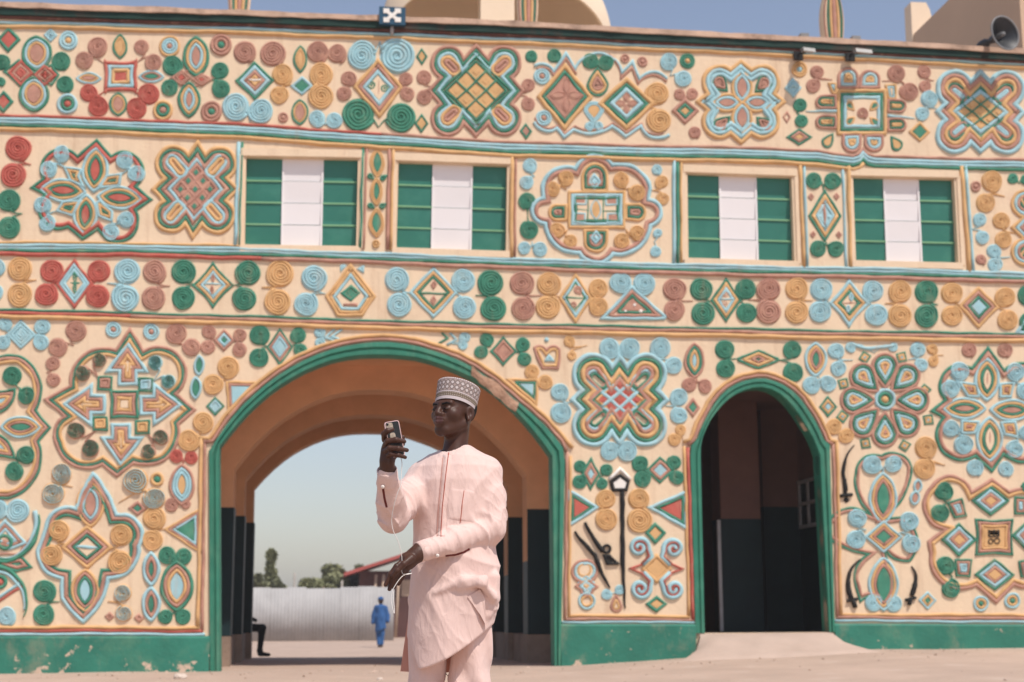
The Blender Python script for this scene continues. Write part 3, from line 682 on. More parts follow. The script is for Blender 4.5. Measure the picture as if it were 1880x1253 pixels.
# ---- lower left panel
F(0, 560, 3.917)
o = D(152, 215, 105, 105, 'bbbb', 19, 'b')
P2(35, 140, 50, 20, 272, 50, (70, 205), 'b'); P2(308, 158, 55, 298, 270, 55, (240, 212), 'b')
P2(545, 185, 72, 415, 305, 66, (530, 295), 'p'); P2(385, 420, 50, 388, 540, 48, (335, 488), 'p'); R(815, 180, 58, 'bbp'); R(1088, 195, 60, 'bbp'); P2(1270, 205, 70, 1378, 305, 62, (1290, 290), 'p')
P2(1500, 195, 50, 1492, 305, 52, (1560, 250), 'p'); P2(1728, 220, 48, 1725, 322, 50, (1670, 258), 'p'); D(1612, 255, 75, 80, 'pb', 20, 'g')
o = Q([(935, 160), (1035, 325, .55), (1345, 480, .25), (1275, 640, 0), (1410, 755), (1290, 860, .28), (1190, 1120, .2), (965, 1145, 0), (840, 1240), (735, 1155, .5), (400, 1000, .4), (455, 800, 0), (315, 680), (500, 580, .55), (830, 320, 0)], 'pgo', 21, name='medallion')
with into(o):
    for ang in range(4):
        c, s = math.cos(ang*PI/2), math.sin(ang*PI/2)
        base = [(0, -430), (150, -215), (70, -215), (70, -120), (-70, -120), (-70, -215), (-165, -215)]
        sc = (.98, 1.03) if ang % 2 == 0 else (1.0, 1.0)
        cx, cy = (920, 700) if ang == 0 else (885, 722) if ang == 1 else (870, 735) if ang == 2 else (880, 715)
        Q([(cx + (a*c-b*s), cy + (a*s+b*c)) for a, b in base], 'bpo', 24, 'c', 'arrow_boss')
    Bx(895, 715, 105, 105, 'gpo', 24, 'c', k=-.06)
    for x, y, f in ((755, 565, 'p'), (1048, 575, 'b'), (722, 855, 'o'), (1025, 880, 'o')): Bx(x, y, 55, 52, 'g'+f, 18, f)
    P2(715, 395, 55, 595, 490, 60, (710, 530), 'p', 'g'); P2(1120, 415, 55, 1215, 550, 55, (1095, 555), 'b', 'g'); P2(545, 905, 68, 650, 1035, 68, (690, 905), 'p', 'g'); P2(1160, 955, 58, 1070, 1060, 58, (1050, 910), 'p', 'g')
# left edge medallion
o = Q([(-60, 385, .15), (140, 360, .45), (265, 760, 0), (370, 885), (285, 985, .45), (60, 1400, 0), (-260, 1380), (-300, 885)], 'gpo', 22, name='medallion')
with into(o):
    P2(90, 510, 72, 195, 650, 68, (125, 590), 'g'); P2(190, 1082, 70, 105, 1200, 70, (110, 1100), 'g')
    Q([(-140, 640), (115, 600, .35), (0, 780, .1)], 'gpo', 20, 'b', 'leaf_boss'); Q([(-140, 1040), (-20, 920, .3), (110, 1110, .1)], 'gpo', 20, 'b', 'leaf_boss')
    E(150, 880, 82, 150, 'bop', 20, 'g', rot=PI/2)
# right of the arrow medallion
o = E(1432, 435, 42, 80, 'b', 20, 'g', name='leaf_chain')
with into(o): E(1408, 598, 45, 88, 'b', 20, 'g')
D(1548, 730, 68, 72, 'gb', 16, 'b'); P2(1640, 448, 74, 1532, 572, 70, (1620, 545), 'o'); P2(1460, 845, 72, 1358, 975, 74, (1440, 945), 'o'); P2(1268, 1085, 48, 1375, 1095, 46, (1318, 1145), 'r')
Q([(1625, 548), (1880, 555), (1640, 800)], 'op', 18, 'b', 'triangle_boss')
E(1308, 1295, 95, 155, 'pbb', 24, 'o')
F(400, 560, 5.875)
P2(445, 330, 100, 440, 570, 98, (535, 450), 'g'); P2(868, 330, 82, 895, 488, 70, (800, 440), 'g'); D(668, 455, 145, 205, 'gpb', 24, 'b')
P2(1095, 300, 62, 1100, 410, 58, (1180, 355), 'b'); L_([(1340, 265), (1225, 345), (1340, 385)], 'b', 28, name='chevron'); L_([(1260, 265), (1160, 355), (1260, 390)], 'b', 28, name='chevron')
F(0, 860, 3.1875)
P2(360, 30, 58, 310, 148, 60, (425, 110), 'o', 'b'); P2(795, 70, 70, 905, 175, 60, (695, 200), 'o', 'b'); R(920, 65, 42, 'og'); D(805, 235, 52, 42, 'p', 17, 'g'); P2(1005, 218, 38, 1085, 210, 32, (1050, 170), 'p')
o = Q([(545, 20, .12), (685, 265, 0), (730, 265, .55), (820, 460, .45), (640, 650, 0), (620, 740, .1), (490, 910, .1), (355, 760), (355, 650, .4), (215, 480, 0), (265, 340, .5), (440, 230, .1)], 'bpg', 22, name='medallion')
with into(o):
    E(530, 210, 85, 140, 'opb', 19, 'p'); E(498, 715, 85, 130, 'opg', 20, 'b'); D(510, 462, 150, 128, 'opg', 19, 'c', name='centre_diamond'); L_([(430, 458), (590, 466)], 'b', 26, EYE)
    P2(342, 365, 68, 298, 508, 66, (390, 445), 'o'); P2(710, 390, 68, 705, 550, 74, (640, 468), 'o')
P2(902, 292, 66, 890, 420, 60, (965, 355), 'o'); Q([(960, 358), (1175, 230), (1175, 500)], 'opb', 13, 'g', 'triangle_boss')
o = E(885, 590, 55, 105, 'bp', 22, 'g', name='leaf_chain')
with into(o): E(885, 795, 58, 108, 'bp', 22, 'g')
E(1035, 690, 100, 152, 'gpo', 22, 'b'); P2(978, 508, 52, 1075, 515, 48, (1030, 555), 'g'); P2(968, 872, 42, 1070, 872, 46, (1020, 835), 'g')
P2(260, 720, 62, 255, 858, 62, (350, 780), 'g'); P2(722, 730, 48, 728, 848, 46, (630, 780), 'o', 'b'); D(642, 868, 28, 26, 'p', 14, 'p'); D(815, 875, 28, 26, 'p', 14, 'p')
P2(105, 248, 65, -15, 240, 60, (35, 320), 'b'); S(40, 868, 52, 'b')
L_([(205, 250, .3), (110, 500, .3), (-60, 500)], 'b', 30, TIP, 'crescent'); L_([(228, 270, .3), (110, 518, .3), (-60, 525)], 'g', 26, lambda t: .3+.7*min(1, t*3), 'crescent'); L_([(-60, 515, .1), (110, 505, .1), (205, 390)], 'p', 14, None, 'crescent')
Q([(30, 300), (160, 440), (50, 480), (-90, 440)], 'bpb', 16, 'c', 'diamond_boss'); R(30, 432, 50, 'gp'); Q([(-40, 530), (130, 515), (195, 580), (100, 610), (-40, 560)], 'gp', 18, 'g', 'pennant_boss')
L_([(-40, 575, .25), (120, 660, .25), (140, 868)], 'g', 30, lambda t: 1-.7*t, 'crescent'); L_([(-40, 600, .25), (105, 680, .25), (138, 830)], 'b', 24, lambda t: 1-.5*t, 'crescent'); L_([(-40, 780), (120, 670)], 'b', 18); L_([(-40, 800), (130, 690)], 'r', 14); R(0, 665, 44, 'gr')

# ---- spandrel right of the big arch and the middle panel
F(720, 560, 4.6925)
P2(625, 285, 50, 612, 350, 42, (480, 335), 'b'); L_([(425, 240), (480, 290), (400, 335)], 'g', 20, name='chevron'); L_([(500, 240), (550, 300), (470, 345)], 'b', 22, name='chevron')
P2(812, 300, 60, 762, 408, 58, (850, 360), 'g'); P2(1128, 345, 62, 1142, 470, 60, (1060, 410), 'g'); D(958, 400, 120, 135, 'gp', 22, 'p', k=-.05)
o = Q([(1215, 370, .5), (1330, 380, .5), (1450, 380, .05), (1435, 555), (1290, 555, .05)], 'po', 22, None, 'crown_boss')
with into(o): Q([(1345, 430, .1), (1395, 485, 0), (1310, 490)], 'b', 24, 'b', 'triangle_boss')
R(1330, 302, 22, 'b'); P2(1525, 318, 50, 1545, 440, 42, (1680, 350), 'o'); P2(1205, 575, 62, 1318, 665, 66, (1250, 640), 'o')
Q([(975, 635), (1260, 640), (1250, 900), (1215, 840)], 'og', 22, 'b', 'triangle_boss')
P2(1440, 755, 74, 1450, 932, 86, (1545, 840), 'b')
F(980, 580, 5.371)
o = MED(845, 830, 492, 455, 75, 350, 395, 95, 1.2, 'bgop', 42)
with into(o):
    for u in (1, -1):
        for v in (1, -1): pill(845+u*208, 830+v*186, 50, 84, math.atan2(v*205, u*245), 'bg', 34)
    D(845, 830, 330, 300, 'pgo', 30, 'r', name='centre_diamond'); lattice(845, 830, 270, 235, 'b', 46, pad='r')
P2(745, 320, 96, 945, 320, 98, (845, 440), 'b'); P2(1248, 320, 98, 1378, 490, 84, (1250, 430), 'b'); P2(1432, 805, 84, 1432, 985, 80, (1300, 890), 'b')
E(1582, 445, 105, 185, 'pgo', 30, 'b'); P2(1535, 682, 72, 1688, 698, 72, (1610, 620), 'p'); D(1568, 905, 70, 95, 'p', 26, 'g'); P2(1445, 1125, 56, 1380, 1220, 64, (1470, 1210), 'o')
F(1000, 800, 2.915)
P2(348, 85, 48, 440, 88, 50, (395, 20), 'b')
o = D(247, 205, 50, 92, 'gp', 15, 'b'); P2(188, 165, 34, 185, 248, 38, (215, 205), 'g'); P2(332, 185, 34, 308, 258, 30, (285, 215), 'g')
D(618, 185, 78, 75, 'gp', 15, 'b'); P2(508, 152, 44, 522, 232, 46, (555, 190), 'g'); P2(692, 145, 40, 708, 225, 38, (670, 185), 'g')
P2(328, 340, 52, 332, 448, 54, (275, 388), 'o'); P2(502, 340, 54, 505, 455, 62, (555, 390), 'o')
Q([(128, 285), (292, 385), (128, 490)], 'bg', 15, 'r', 'triangle_boss'); Q([(760, 295), (762, 505), (550, 385)], 'bg', 16, 'r', 'triangle_boss')
D(592, 522, 55, 58, 'g', 17, 'o'); D(598, 902, 58, 44, 'g', 16, 'o')
o = D(598, 712, 82, 78, 'o', 18, 'o', name='scroll_cross')
with into(o):
    for x, y, d, tx, ty in ((505, 598, -1, 600, 650), (688, 605, 1, 598, 650), (512, 820, 1, 598, 772), (690, 822, -1, 602, 772)):
        mbb = MB(); c = fx((x, y)); u = 1 if x > 600 else -1; v = 1 if y > 700 else -1
        P = spiral_pts(c, 60/FR[2]*1.08, 1.6, 22/FR[2], -d, math.atan2(-v*.2, -u*1.0)); P.append(fx((598+u*25, 712+v*62))); P.append(fx((598+u*70, 712+v*18)))
        ridge(mbb, P, 26/FR[2], 'b', h=.045); ridge(mbb, offset(P, d*4.5, False), 10/FR[2], 'r', h=.040); done(mbb, 'spiral_arm')
    L_([(540, 680), (460, 712), (540, 745)], 'r', 11); L_([(655, 680), (738, 712), (655, 745)], 'r', 11)
# gun, sabre, lamp post
o = L_([(415, 300), (418, 690), (430, 925)], 'k', 24, lambda t: 1.0 if t < .62 else max(.25, 1-(t-.62)*1.9), 'lamp_post_relief')
with into(o):
    Q([(402, 205), (455, 245), (440, 298), (362, 298), (348, 245)], 'k', 16, 'w', 'lantern'); L_([(345, 235), (402, 178), (460, 235)], 'w', 18, name='lantern_roof')
o = L_([(160, 512, -.06), (270, 640, -.08), (350, 815)], 'k', 24, lambda t: .35+.65*math.sin(PI*min(1, t*1.05))**.6, 'sabre_relief')
o = L_([(215, 465), (260, 550), (310, 620)], 'k', 30, lambda t: .45+.55*t, 'musket_relief')
with into(o): Q([(310, 640), (350, 640), (405, 690), (332, 692)], 'k', 14, 'k', 'gun_stock'); R(332, 608, 27, 'k_', w=15); L_([(405, 690), (425, 690)], 'k', 10)
Q([(212, 665, .9), (250, 780, 0), (290, 810), (262, 830, .9), (190, 830, 0), (160, 810), (185, 785, .9)], 'pb', 14, 'c', 'knot_boss'); R(212, 718, 40, 'o_', w=14); R(225, 885, 48, 'bo', w=14); D(222, 790, 46, 46, 'bo', 12, 'c')
P2(332, 850, 30, 400, 825, 26, (370, 845), 'b'); T(382, 898, 32, 48, 'po', 12, 'c')

# ---- right hand panel
F(1400, 580, 3.917)
P2(215, 245, 62, 222, 408, 66, (110, 320), 'g'); F(1200, 640, 2.043); o = D(392, 42, 95, 38, 'gop', 11, 'g'); P2(265, 5, 36, 268, 76, 34, (315, 38), 'g')
F(1400, 580, 3.917)
E(382, 315, 84, 128, 'bop', 22, 'g'); P2(352, 505, 60, 472, 492, 60, (405, 430), 'b'); P2(525, 255, 58, 540, 380, 54, (650, 318), 'b'); P2(632, 225, 38, 940, 225, 34, (800, 268), 'b'); L_([(640, 200, -.15), (790, 235), (940, 215)], 'b', 26, name='garland')
P2(1118, 245, 54, 1142, 355, 50, (1050, 318), 'b'); P2(1218, 242, 42, 1228, 325, 40, (1300, 285), 'o'); S(1482, 248, 54, 'p'); S(1738, 250, 52, 'p')
D(470, 655, 66, 80, 'go', 17, 'b'); P2(515, 795, 55, 605, 862, 54, (500, 860), 'o')
for x, y in ((580, 490), (735, 300), (1000, 300), (1165, 535), (1190, 750), (740, 920), (1020, 935), (575, 725)):
    ang = math.atan2(y-605, x-880); D(x, y, 50, 50, 'go', 14, 'b', rot=ang+.2, name='square_boss')
o = R(880, 602, 80, 'bgo', name='flower')
with into(o):
    for k in range(8):
        an = k*PI/4; dx, dy = 190*math.sin(an), -208*math.cos(an)
        T(878+dx, 608+dy, 98, 132, 'pgbo', 21, 'p', rot=an+PI)
o = Q([(1620, 215, 0), (1740, 380, .85), (2040, 620, 0), (2130, 690), (2050, 760, .85), (1735, 1010, 0), (1648, 1135), (1530, 1020, .85), (1285, 735, 0), (1200, 685), (1300, 605, .85), (1500, 370, 0)], 'gp', 26, name='medallion')
with into(o):
    E(1612, 460, 95, 160, 'bog', 24, 'c'); E(1630, 890, 100, 170, 'bog', 24, 'c'); E(1450, 668, 82, 165, 'bog', 22, 'p', rot=PI/2); E(1790, 680, 82, 165, 'bog', 22, 'p', rot=PI/2)
    L_([(1612, 370), (1612, 545)], 'p', 18, EYE); L_([(1625, 790), (1635, 985)], 'p', 18, EYE)
    for P in ([(1400, 470), (1540, 490), (1560, 590), (1470, 585)], [(1810, 480), (1790, 590), (1700, 590), (1700, 485)], [(1420, 850), (1430, 750), (1560, 760), (1530, 850)], [(1840, 880), (1730, 860), (1710, 760), (1820, 760)]): Q(P, 'bop', 18, None, 'star_point')
    P2(1412, 400, 72, 1345, 525, 70, (1440, 500), 'b'); P2(1820, 405, 70, 1890, 540, 68, (1800, 490), 'b'); P2(1350, 815, 66, 1440, 930, 72, (1440, 850), 'b'); P2(1812, 965, 66, 1900, 845, 60, (1820, 870), 'b')
S(1525, 1095, 58, 'b'); S(1745, 1105, 56, 'b'); P2(1172, 950, 78, 1160, 1100, 74, (1310, 1075), 'o')
L_([(660, 930, -.22), (580, 1140), (600, 1260)], 'k', 26, lambda t: .15+.85*min(1, t*1.6), 'sabre_relief')
# orchid shape of two stacked leaves
o = Q([(855, 1000, .5), (1080, 1090, .22), (890, 1455, 0), (1010, 1440, .5), (1060, 1770, .3), (885, 1700, 0), (940, 1850, .25), (880, 2070, 0), (860, 2070, -.6), (700, 2075), (650, 1900, .25), (740, 1720, .1), (520, 1640, .5), (480, 1460, .45), (760, 1420, .25), (660, 1130, .5)], 'gp', 20, name='medallion')
with into(o):
    P2(785, 1070, 72, 938, 1065, 66, (865, 1145), 'b'); E(865, 1315, 105, 195, 'bop', 22, 'g'); E(868, 1930, 112, 200, 'bop', 22, 'g'); D(868, 1590, 135, 118, 'bop', 18, 'g')
    P2(675, 1455, 72, 668, 1610, 72, (745, 1540), 'b'); P2(1055, 1480, 74, 1070, 1640, 72, (980, 1560), 'b')
P2(800, 2065, 64, 940, 2072, 62, (868, 1985), 'b')
F(1400, 880, 3.358)
o = L_([(505, 0), (508, 95)], 'k', 22, None, 'sabre_hilt')
with into(o): L_([(475, 102), (550, 98)], 'k', 22); R(516, 128, 18, 'k')
for P, h in (([(605, 490, -.2), (525, 620, -.1), (548, 740)], (552, 742, 570, 790)), ([(918, 535, .2), (942, 630, .1), (915, 720)], (912, 735, 900, 775))):
    o = L_(P, 'k', 30, lambda t: .15+.85*min(1, t*1.6), 'sabre_relief')
    with into(o): L_([(h[0]-32, h[1]+12), (h[0]+32, h[1]-5)], 'k', 20); L_([(h[0], h[1]), (h[2], h[3])], 'k', 26)
o = E(955, 45, 30, 46, 'b', 16, 'p', rot=.1, name='leaf_chain')
with into(o): E(938, 118, 34, 48, 'b', 16, 'p', rot=.1)
F(1680, 850, 4.175)
o = Q([(240, 95, .35), (435, 215, 0), (590, 120), (720, 215, .6), (1090, 500, 0), (1200, 610), (1100, 700, .6), (760, 940, 0), (620, 1080), (465, 945, .62), (110, 690, 0), (95, 600), (210, 515, .62), (130, 170, .2)], 'po', 26, name='medallion')
with into(o):
    D(577, 292, 150, 118, 'gbp', 22, 'o'); D(608, 858, 158, 126, 'gbp', 22, 'o'); D(335, 590, 138, 132, 'gbp', 22, 'o'); D(880, 560, 145, 140, 'gbp', 22, 'o')
    L_([(290, 598), (380, 602)], 'o', 12); L_([(560, 860), (650, 862)], 'o', 12)
    Bx(605, 570, 150, 145, 'gpo', 20, 'o', k=-.09, name='centre_panel')
    for P in ([(240, 300), (360, 270), (400, 410), (300, 430)], [(300, 735), (440, 740), (420, 880), (310, 870)], [(760, 255), (860, 270), (850, 400), (755, 395)], [(790, 750), (900, 740), (900, 880), (805, 880)]): Q(P, 'gpb', 18, 'b', 'square_boss')
    P2(215, 218, 74, 185, 388, 72, (250, 310), 'g'); P2(228, 790, 78, 272, 965, 76, (290, 870), 'g'); S(860, 195, 60, 'g')
    # the small black plate reads 1H / 80-like raised figures
    Bx(598, 542, 44, 26, 'k', 12, 'k', name='figure_plate')
    R(575, 605, 24, 'k_', w=12); R(622, 600, 26, 'k_', w=12); L_([(560, 512), (560, 570)], 'k', 12); L_([(600, 512), (600, 570)], 'k', 12); L_([(632, 512), (632, 570)], 'k', 12)
R(503, 1080, 62, 'bog'); R(745, 1058, 64, 'bog'); D(95, 1055, 68, 70, 'bo', 16, 'g')
# ------------------------------------------------------------------ windows
mat('shutter_green', (.028, .175, .130), rough=.45, var=.10, scale=1.5, bump=.05, spec=.4, dirt=(.10, .30, .22), dirt_amt=.35, dirt_scale=1.5)
mat('louvre_bar', (.20, .40, .22), rough=.5, var=.1)
mat('shutter_white', (.80, .76, .755), rough=.5, var=.03, scale=1, bump=.03)
mat('steel_grey', (.42, .40, .40), rough=.45, var=.15, spec=.4)
mat('dark_void', (.01, .01, .012), rough=.9, bump=0)
SPL = [(.323, .335, .678, .688), (.318, .328, .672, .683), (.318, .326, .662, .672), (.318, .330, .655, .668)]
for W, sp in zip(WINS, SPL):
    tl, tr, br, bl = [np.array(wall(*p)) for p in W]
    def uv(u, v, y): 
        p = (tl*(1-u)+tr*u)*(1-v)+(bl*(1-u)+br*u)*v; return (p[0], y, p[1])
    mb = MB(); b = .014
    mb.hexa([uv(-.01, -.01, REV), uv(1.01, -.01, REV), uv(1.01, 1.01, REV), uv(-.01, 1.01, REV)], [uv(-.01, -.01, REV-.03), uv(1.01, -.01, REV-.03), uv(1.01, 1.01, REV-.03), uv(-.01, 1.01, REV-.03)], MATS['shutter_green'])
    win = mb.build('window', gate)
    for ci, (u0, u1) in enumerate(((0.004, sp[0]), (sp[1], sp[2]), (sp[3], .996))):
        m = MATS['shutter_white'] if ci == 1 else MATS['shutter_green']
        off = .015 if ci != 1 else .03
        for r in range(4):
            v0, v1 = r/4 + (.0 if r == 0 else .006), (r+1)/4 - .006
            jit = rnd.uniform(-.006, .006)
            ya, yb = REV-off-.045-jit, REV-off+jit          # each leaf a little tilted
            mb = MB(); mb.hexa([uv(u0, v0, ya+.02), uv(u1, v0, ya+.02), uv(u1, v1, yb+.02), uv(u0, v1, yb+.02)], [uv(u0, v0, ya), uv(u1, v0, ya), uv(u1, v1, yb-.012), uv(u0, v1, yb-.012)], m)
            mb.build('shutter_leaf', win)
        for r in range(1, 4) if ci != 1 else ():
            mb = MB(); v = r/4; y = REV-off-.062
            mm = MATS['louvre_bar'] if ci != 1 else MATS['shutter_white']
            mb.hexa([uv(u0, v-b*.5, y+.03), uv(u1, v-b*.5, y+.03), uv(u1, v+b*.8, y+.03), uv(u0, v+b*.8, y+.03)], [uv(u0, v-b*.5, y), uv(u1, v-b*.5, y), uv(u1, v+b*.8, y), uv(u0, v+b*.8, y)], mm); mb.build('louvre_bar', win)
    for u in (sp[0]*.5+sp[1]*.5, sp[2]*.5+sp[3]*.5):
        mb = MB(); y = REV-.105
        mb.hexa([uv(u-.008, .0, y+.09), uv(u+.008, .0, y+.09), uv(u+.008, 1, y+.09), uv(u-.008, 1, y+.09)], [uv(u-.008, 0, y+.03), uv(u+.008, 0, y+.03), uv(u+.008, 1, y+.03), uv(u-.008, 1, y+.03)], MATS['shutter_white']); mb.build('frame_post', win)
    # plain raised plaster frame round the opening
    for (a, c, w) in (((-.045, -.055), (1.045, -.055), .055), ((-.04, 1.045), (1.04, 1.045), .045), ((-.04, -.03), (-.04, 1.03), .035), ((1.04, -.03), (1.04, 1.03), .035)):
        mb = MB(); vert = abs(a[0]-c[0]) < .01
        du, dv = (w*.5, 0) if vert else (0, w*.8)
        q = lambda y: [uv(a[0]-du, a[1]-dv, y), uv(c[0]-du, c[1]-dv, y), uv(c[0]+du, c[1]+dv, y), uv(a[0]+du, a[1]+dv, y)]
        mb.hexa(q(.006), q(-.022 if vert else -.03), PAL['c']); mb.build('frame_band', win)

# ------------------------------------------------------------------ coping, plinth
mat('coping_stone', (.54, .37, .27), var=.25, scale=3, bump=.5, bscale=22, dirt=(.10, .055, .04), dirt_amt=.85, dirt_scale=1.6)
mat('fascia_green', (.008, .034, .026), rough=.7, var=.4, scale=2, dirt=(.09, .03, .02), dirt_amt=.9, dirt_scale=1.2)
mat('fascia_brown', (.15, .06, .045), var=.35, scale=5, dirt=(.45, .25, .16), dirt_amt=.8, dirt_scale=4)
xs = np.linspace(X0, X1, 90); jr = random.Random(5)
def strip(name, ys, dz0, dz1, m, jit=.012):
    """continuous beam along the wall top; ys = (front, back); dz relative to coping line"""
    mb = MB(); V = []
    for x in xs:
        z = ztop(x); j0 = jr.uniform(-jit, jit); j1 = jr.uniform(-jit, jit); jy = jr.uniform(-jit, jit)
        V += [(x, ys[0]+jy, z+dz0+j0), (x, ys[0]+jy, z+dz1+j1), (x, ys[1], z+dz1+j1*.3), (x, ys[1], z+dz0)]
    n = len(xs)
    mb.add(V, [(i*4+k, (i+1)*4+k, (i+1)*4+(k+1) % 4, i*4+(k+1) % 4) for i in range(n-1) for k in range(4)], m, False)
    return mb.build(name, gate)
strip('coping', (-.13, .75), -.005, .085, MATS['coping_stone'], .010)
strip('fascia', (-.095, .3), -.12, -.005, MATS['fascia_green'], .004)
strip('fascia_moulding', (-.05, .3), -.165, -.12, MATS['fascia_brown'], .006)

mat('plinth_green', (.030, .180, .125), rough=.65, var=.22, scale=1.4, bump=.35, bscale=16, dirt=(.13, .27, .17), dirt_amt=.7, dirt_scale=.9, spec=.3)
def chip(m, col, lo, hi, scale, zc=None):
    """flaked paint: patches of bare plaster, more of them near the foot"""
    nt = m.node_tree; n = nt.nodes; l = nt.links; b = n['Principled BSDF']
    src = b.inputs['Base Color'].links[0].from_socket
    g = n.new('ShaderNodeNewGeometry'); no = n.new('ShaderNodeTexNoise'); no.inputs['Scale'].default_value = scale; no.inputs['Detail'].default_value = 8; no.inputs['Roughness'].default_value = .65
    l.new(g.outputs['Position'], no.inputs['Vector']); val = no.outputs['Fac']
    if zc:
        sx = n.new('ShaderNodeSeparateXYZ'); l.new(g.outputs['Position'], sx.inputs[0])
        mr = n.new('ShaderNodeMapRange'); mr.inputs[1].default_value = zc[0]; mr.inputs[2].default_value = zc[1]; mr.inputs[3].default_value = zc[2]; mr.inputs[4].default_value = 0
        l.new(sx.outputs[2], mr.inputs[0]); ad = n.new('ShaderNodeMath'); l.new(val, ad.inputs[0]); l.new(mr.outputs[0], ad.inputs[1]); val = ad.outputs[0]
    r = n.new('ShaderNodeMapRange'); r.inputs[1].default_value = lo; r.inputs[2].default_value = hi; l.new(val, r.inputs[0])
    mx = n.new('ShaderNodeMix'); mx.data_type = 'RGBA'; mx.inputs[7].default_value = (*col, 1); l.new(r.outputs[0], mx.inputs[0]); l.new(src, mx.inputs[6]); l.new(mx.outputs[2], b.inputs['Base Color'])
chip(MATS['plinth_green'], (.60, .44, .33), .645, .69, 4.5, (0.0, .45, .10))
streaks(MATS['plinth_green'], (.30, .26, .18), .6, (2.2, 2.2, 1.4), .54, .74); streaks(MATS['trim_green'], (.16, .30, .20), .6, (6, 6, .8), .52, .74)
chip(MATS['trim_green'], (.50, .36, .26), .70, .73, 3.0)
chip(MATS['plaster_cream'], (.66, .45, .33), .64, .78, .7)
def plinth(p0, p1, name='plinth'):
    (xa, za), (xb, zb) = wall(*p0), wall(*p1); n = max(3, int((xb-xa)/.35)); mb = MB(); V = []; j = random.Random(int(p0[0]))
    for i in range(n+1):
        t = i/n; x = xa+(xb-xa)*t; z = za+(zb-za)*t; f = j.uniform(-.012, .012)
        V += [(x, -.03, z), (x, -.05, z-.03), (x, -.055+f*.5, z-.3), (x, -.075+f, -.3), (x, .3, -.3), (x, .3, z)]
    mb.add(V, [(i*6+k, (i+1)*6+k, (i+1)*6+(k+1) % 6, i*6+(k+1) % 6) for i in range(n) for k in range(6)] + [tuple(range(6)), tuple(n*6+k for k in range(6))[::-1]], MATS['plinth_green'])
    return mb.build(name, gate)
plinth((-420, 1168), (386, 1168)); plinth((1029, 1146), (1276, 1146)); plinth((1531, 1145), (2400, 1149))

# ------------------------------------------------------------------ the passage behind the big arch
mat('inner_warm_shade', (.74, .405, .22), var=.12, scale=1.5, bump=.2, bscale=12, dirt=(.55, .29, .16), dirt_amt=.5, dirt_scale=.8)  # cream passage walls, with the warm bounced shade put into the base colour
mat('dado_dark', (.006, .022, .026), rough=.55, var=.25, scale=2, spec=.3)
mat('bench_concrete', (.30, .22, .17), var=.25, scale=4, bump=.5, bscale=20, dirt=(.07, .055, .05), dirt_amt=.8, dirt_scale=2)
AW = [wall(*p) for p in ARCH_IN[1:-1]]                 # wall arch curve, left spring to right spring
axc = (AW[0][0]+AW[-1][0])/2
DADO = 2.38; CEIL = at(700, 676, 2.3)[2]
DADO = at(415, 932, 2.1)[2]
def cross_wall(y0, y1, half, apex, name):
    """transverse wall with an arched opening"""
    spring = AW[0][1]
    top0 = max(z for x, z in AW)
    cur = []
    for x, z in AW:
        u = (x-axc)/((AW[-1][0]-AW[0][0])/2); cur.append((axc+u*half, spring-.12+(z-spring)*(apex-spring+.12)/(top0-spring)))
    cur = [(axc-half, -.2)] + cur + [(axc+half, -.2)]
    L = axc-half-1.6; Rr = axc+half+1.6; Zt = CEIL+.3
    for part, zlo, zhi, m in (('upper', None, None, MATS['inner_warm_shade']),):
        mb = MB(); n = len(cur)
        for y, fl in ((y0, 0), (y1, 1)):
            V = [(x, y, z) for x, z in cur] + [(L if i == 0 else Rr if i == n-1 else x, y, -.2 if i in (0, n-1) else Zt) for i, (x, z) in enumerate(cur)]
            V[n+1] = (L, y, Zt); V[2*n-2] = (Rr, y, Zt)
            mb.add(V, [(i, i+1, n+i+1, n+i) if not fl else (n+i, n+i+1, i+1, i) for i in range(n-1)], m)
        mb.add([(x, y0, z) for x, z in cur]+[(x, y1, z) for x, z in cur], [(i, n+i, n+i+1, i+1) for i in range(n-1)], m)
        o = mb.build(name, gate)
    for s in (-1, 1):   # painted dark dado on the pier faces
        mb = MB(); xi = axc+s*half; xo = L if s < 0 else Rr
        a, b_ = (xo, xi+.006) if s < 0 else (xi-.006, xo)
        mb.box(a, b_, y0-.006, y1-.02, .50, DADO, MATS['dado_dark']); mb.build('dado', o)
    return o
HF = (AW[-1][0]-AW[0][0])/2
PASS = [(2.1, 2.75, at(426, 1000, 2.1), 716), (4.3, 4.95, None, 757), (6.3, 6.7, None, 793)]
edges_l = [(2.1, 425.5), (4.3, 446), (6.3, 463.5)]; edges_r = [(2.1, 969), (4.3, 933), (6.3, 905)]
for (y, pl), (_, pr_), ap, th in zip(edges_l, edges_r, (716, 762, 793), (.6, .6, .5)):
    xl, xr = at(pl, 1050, y)[0], at(pr_, 1050, y)[0]
    axc = (xl+xr)/2
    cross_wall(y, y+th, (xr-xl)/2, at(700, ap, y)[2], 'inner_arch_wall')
axc = (AW[0][0]+AW[-1][0])/2
mb = MB(); mb.box(axc-HF-1.2, axc+HF+1.2, .28, 6.8, CEIL, CEIL+.25, MATS['inner_warm_shade']); mb.build('passage_ceiling', gate)
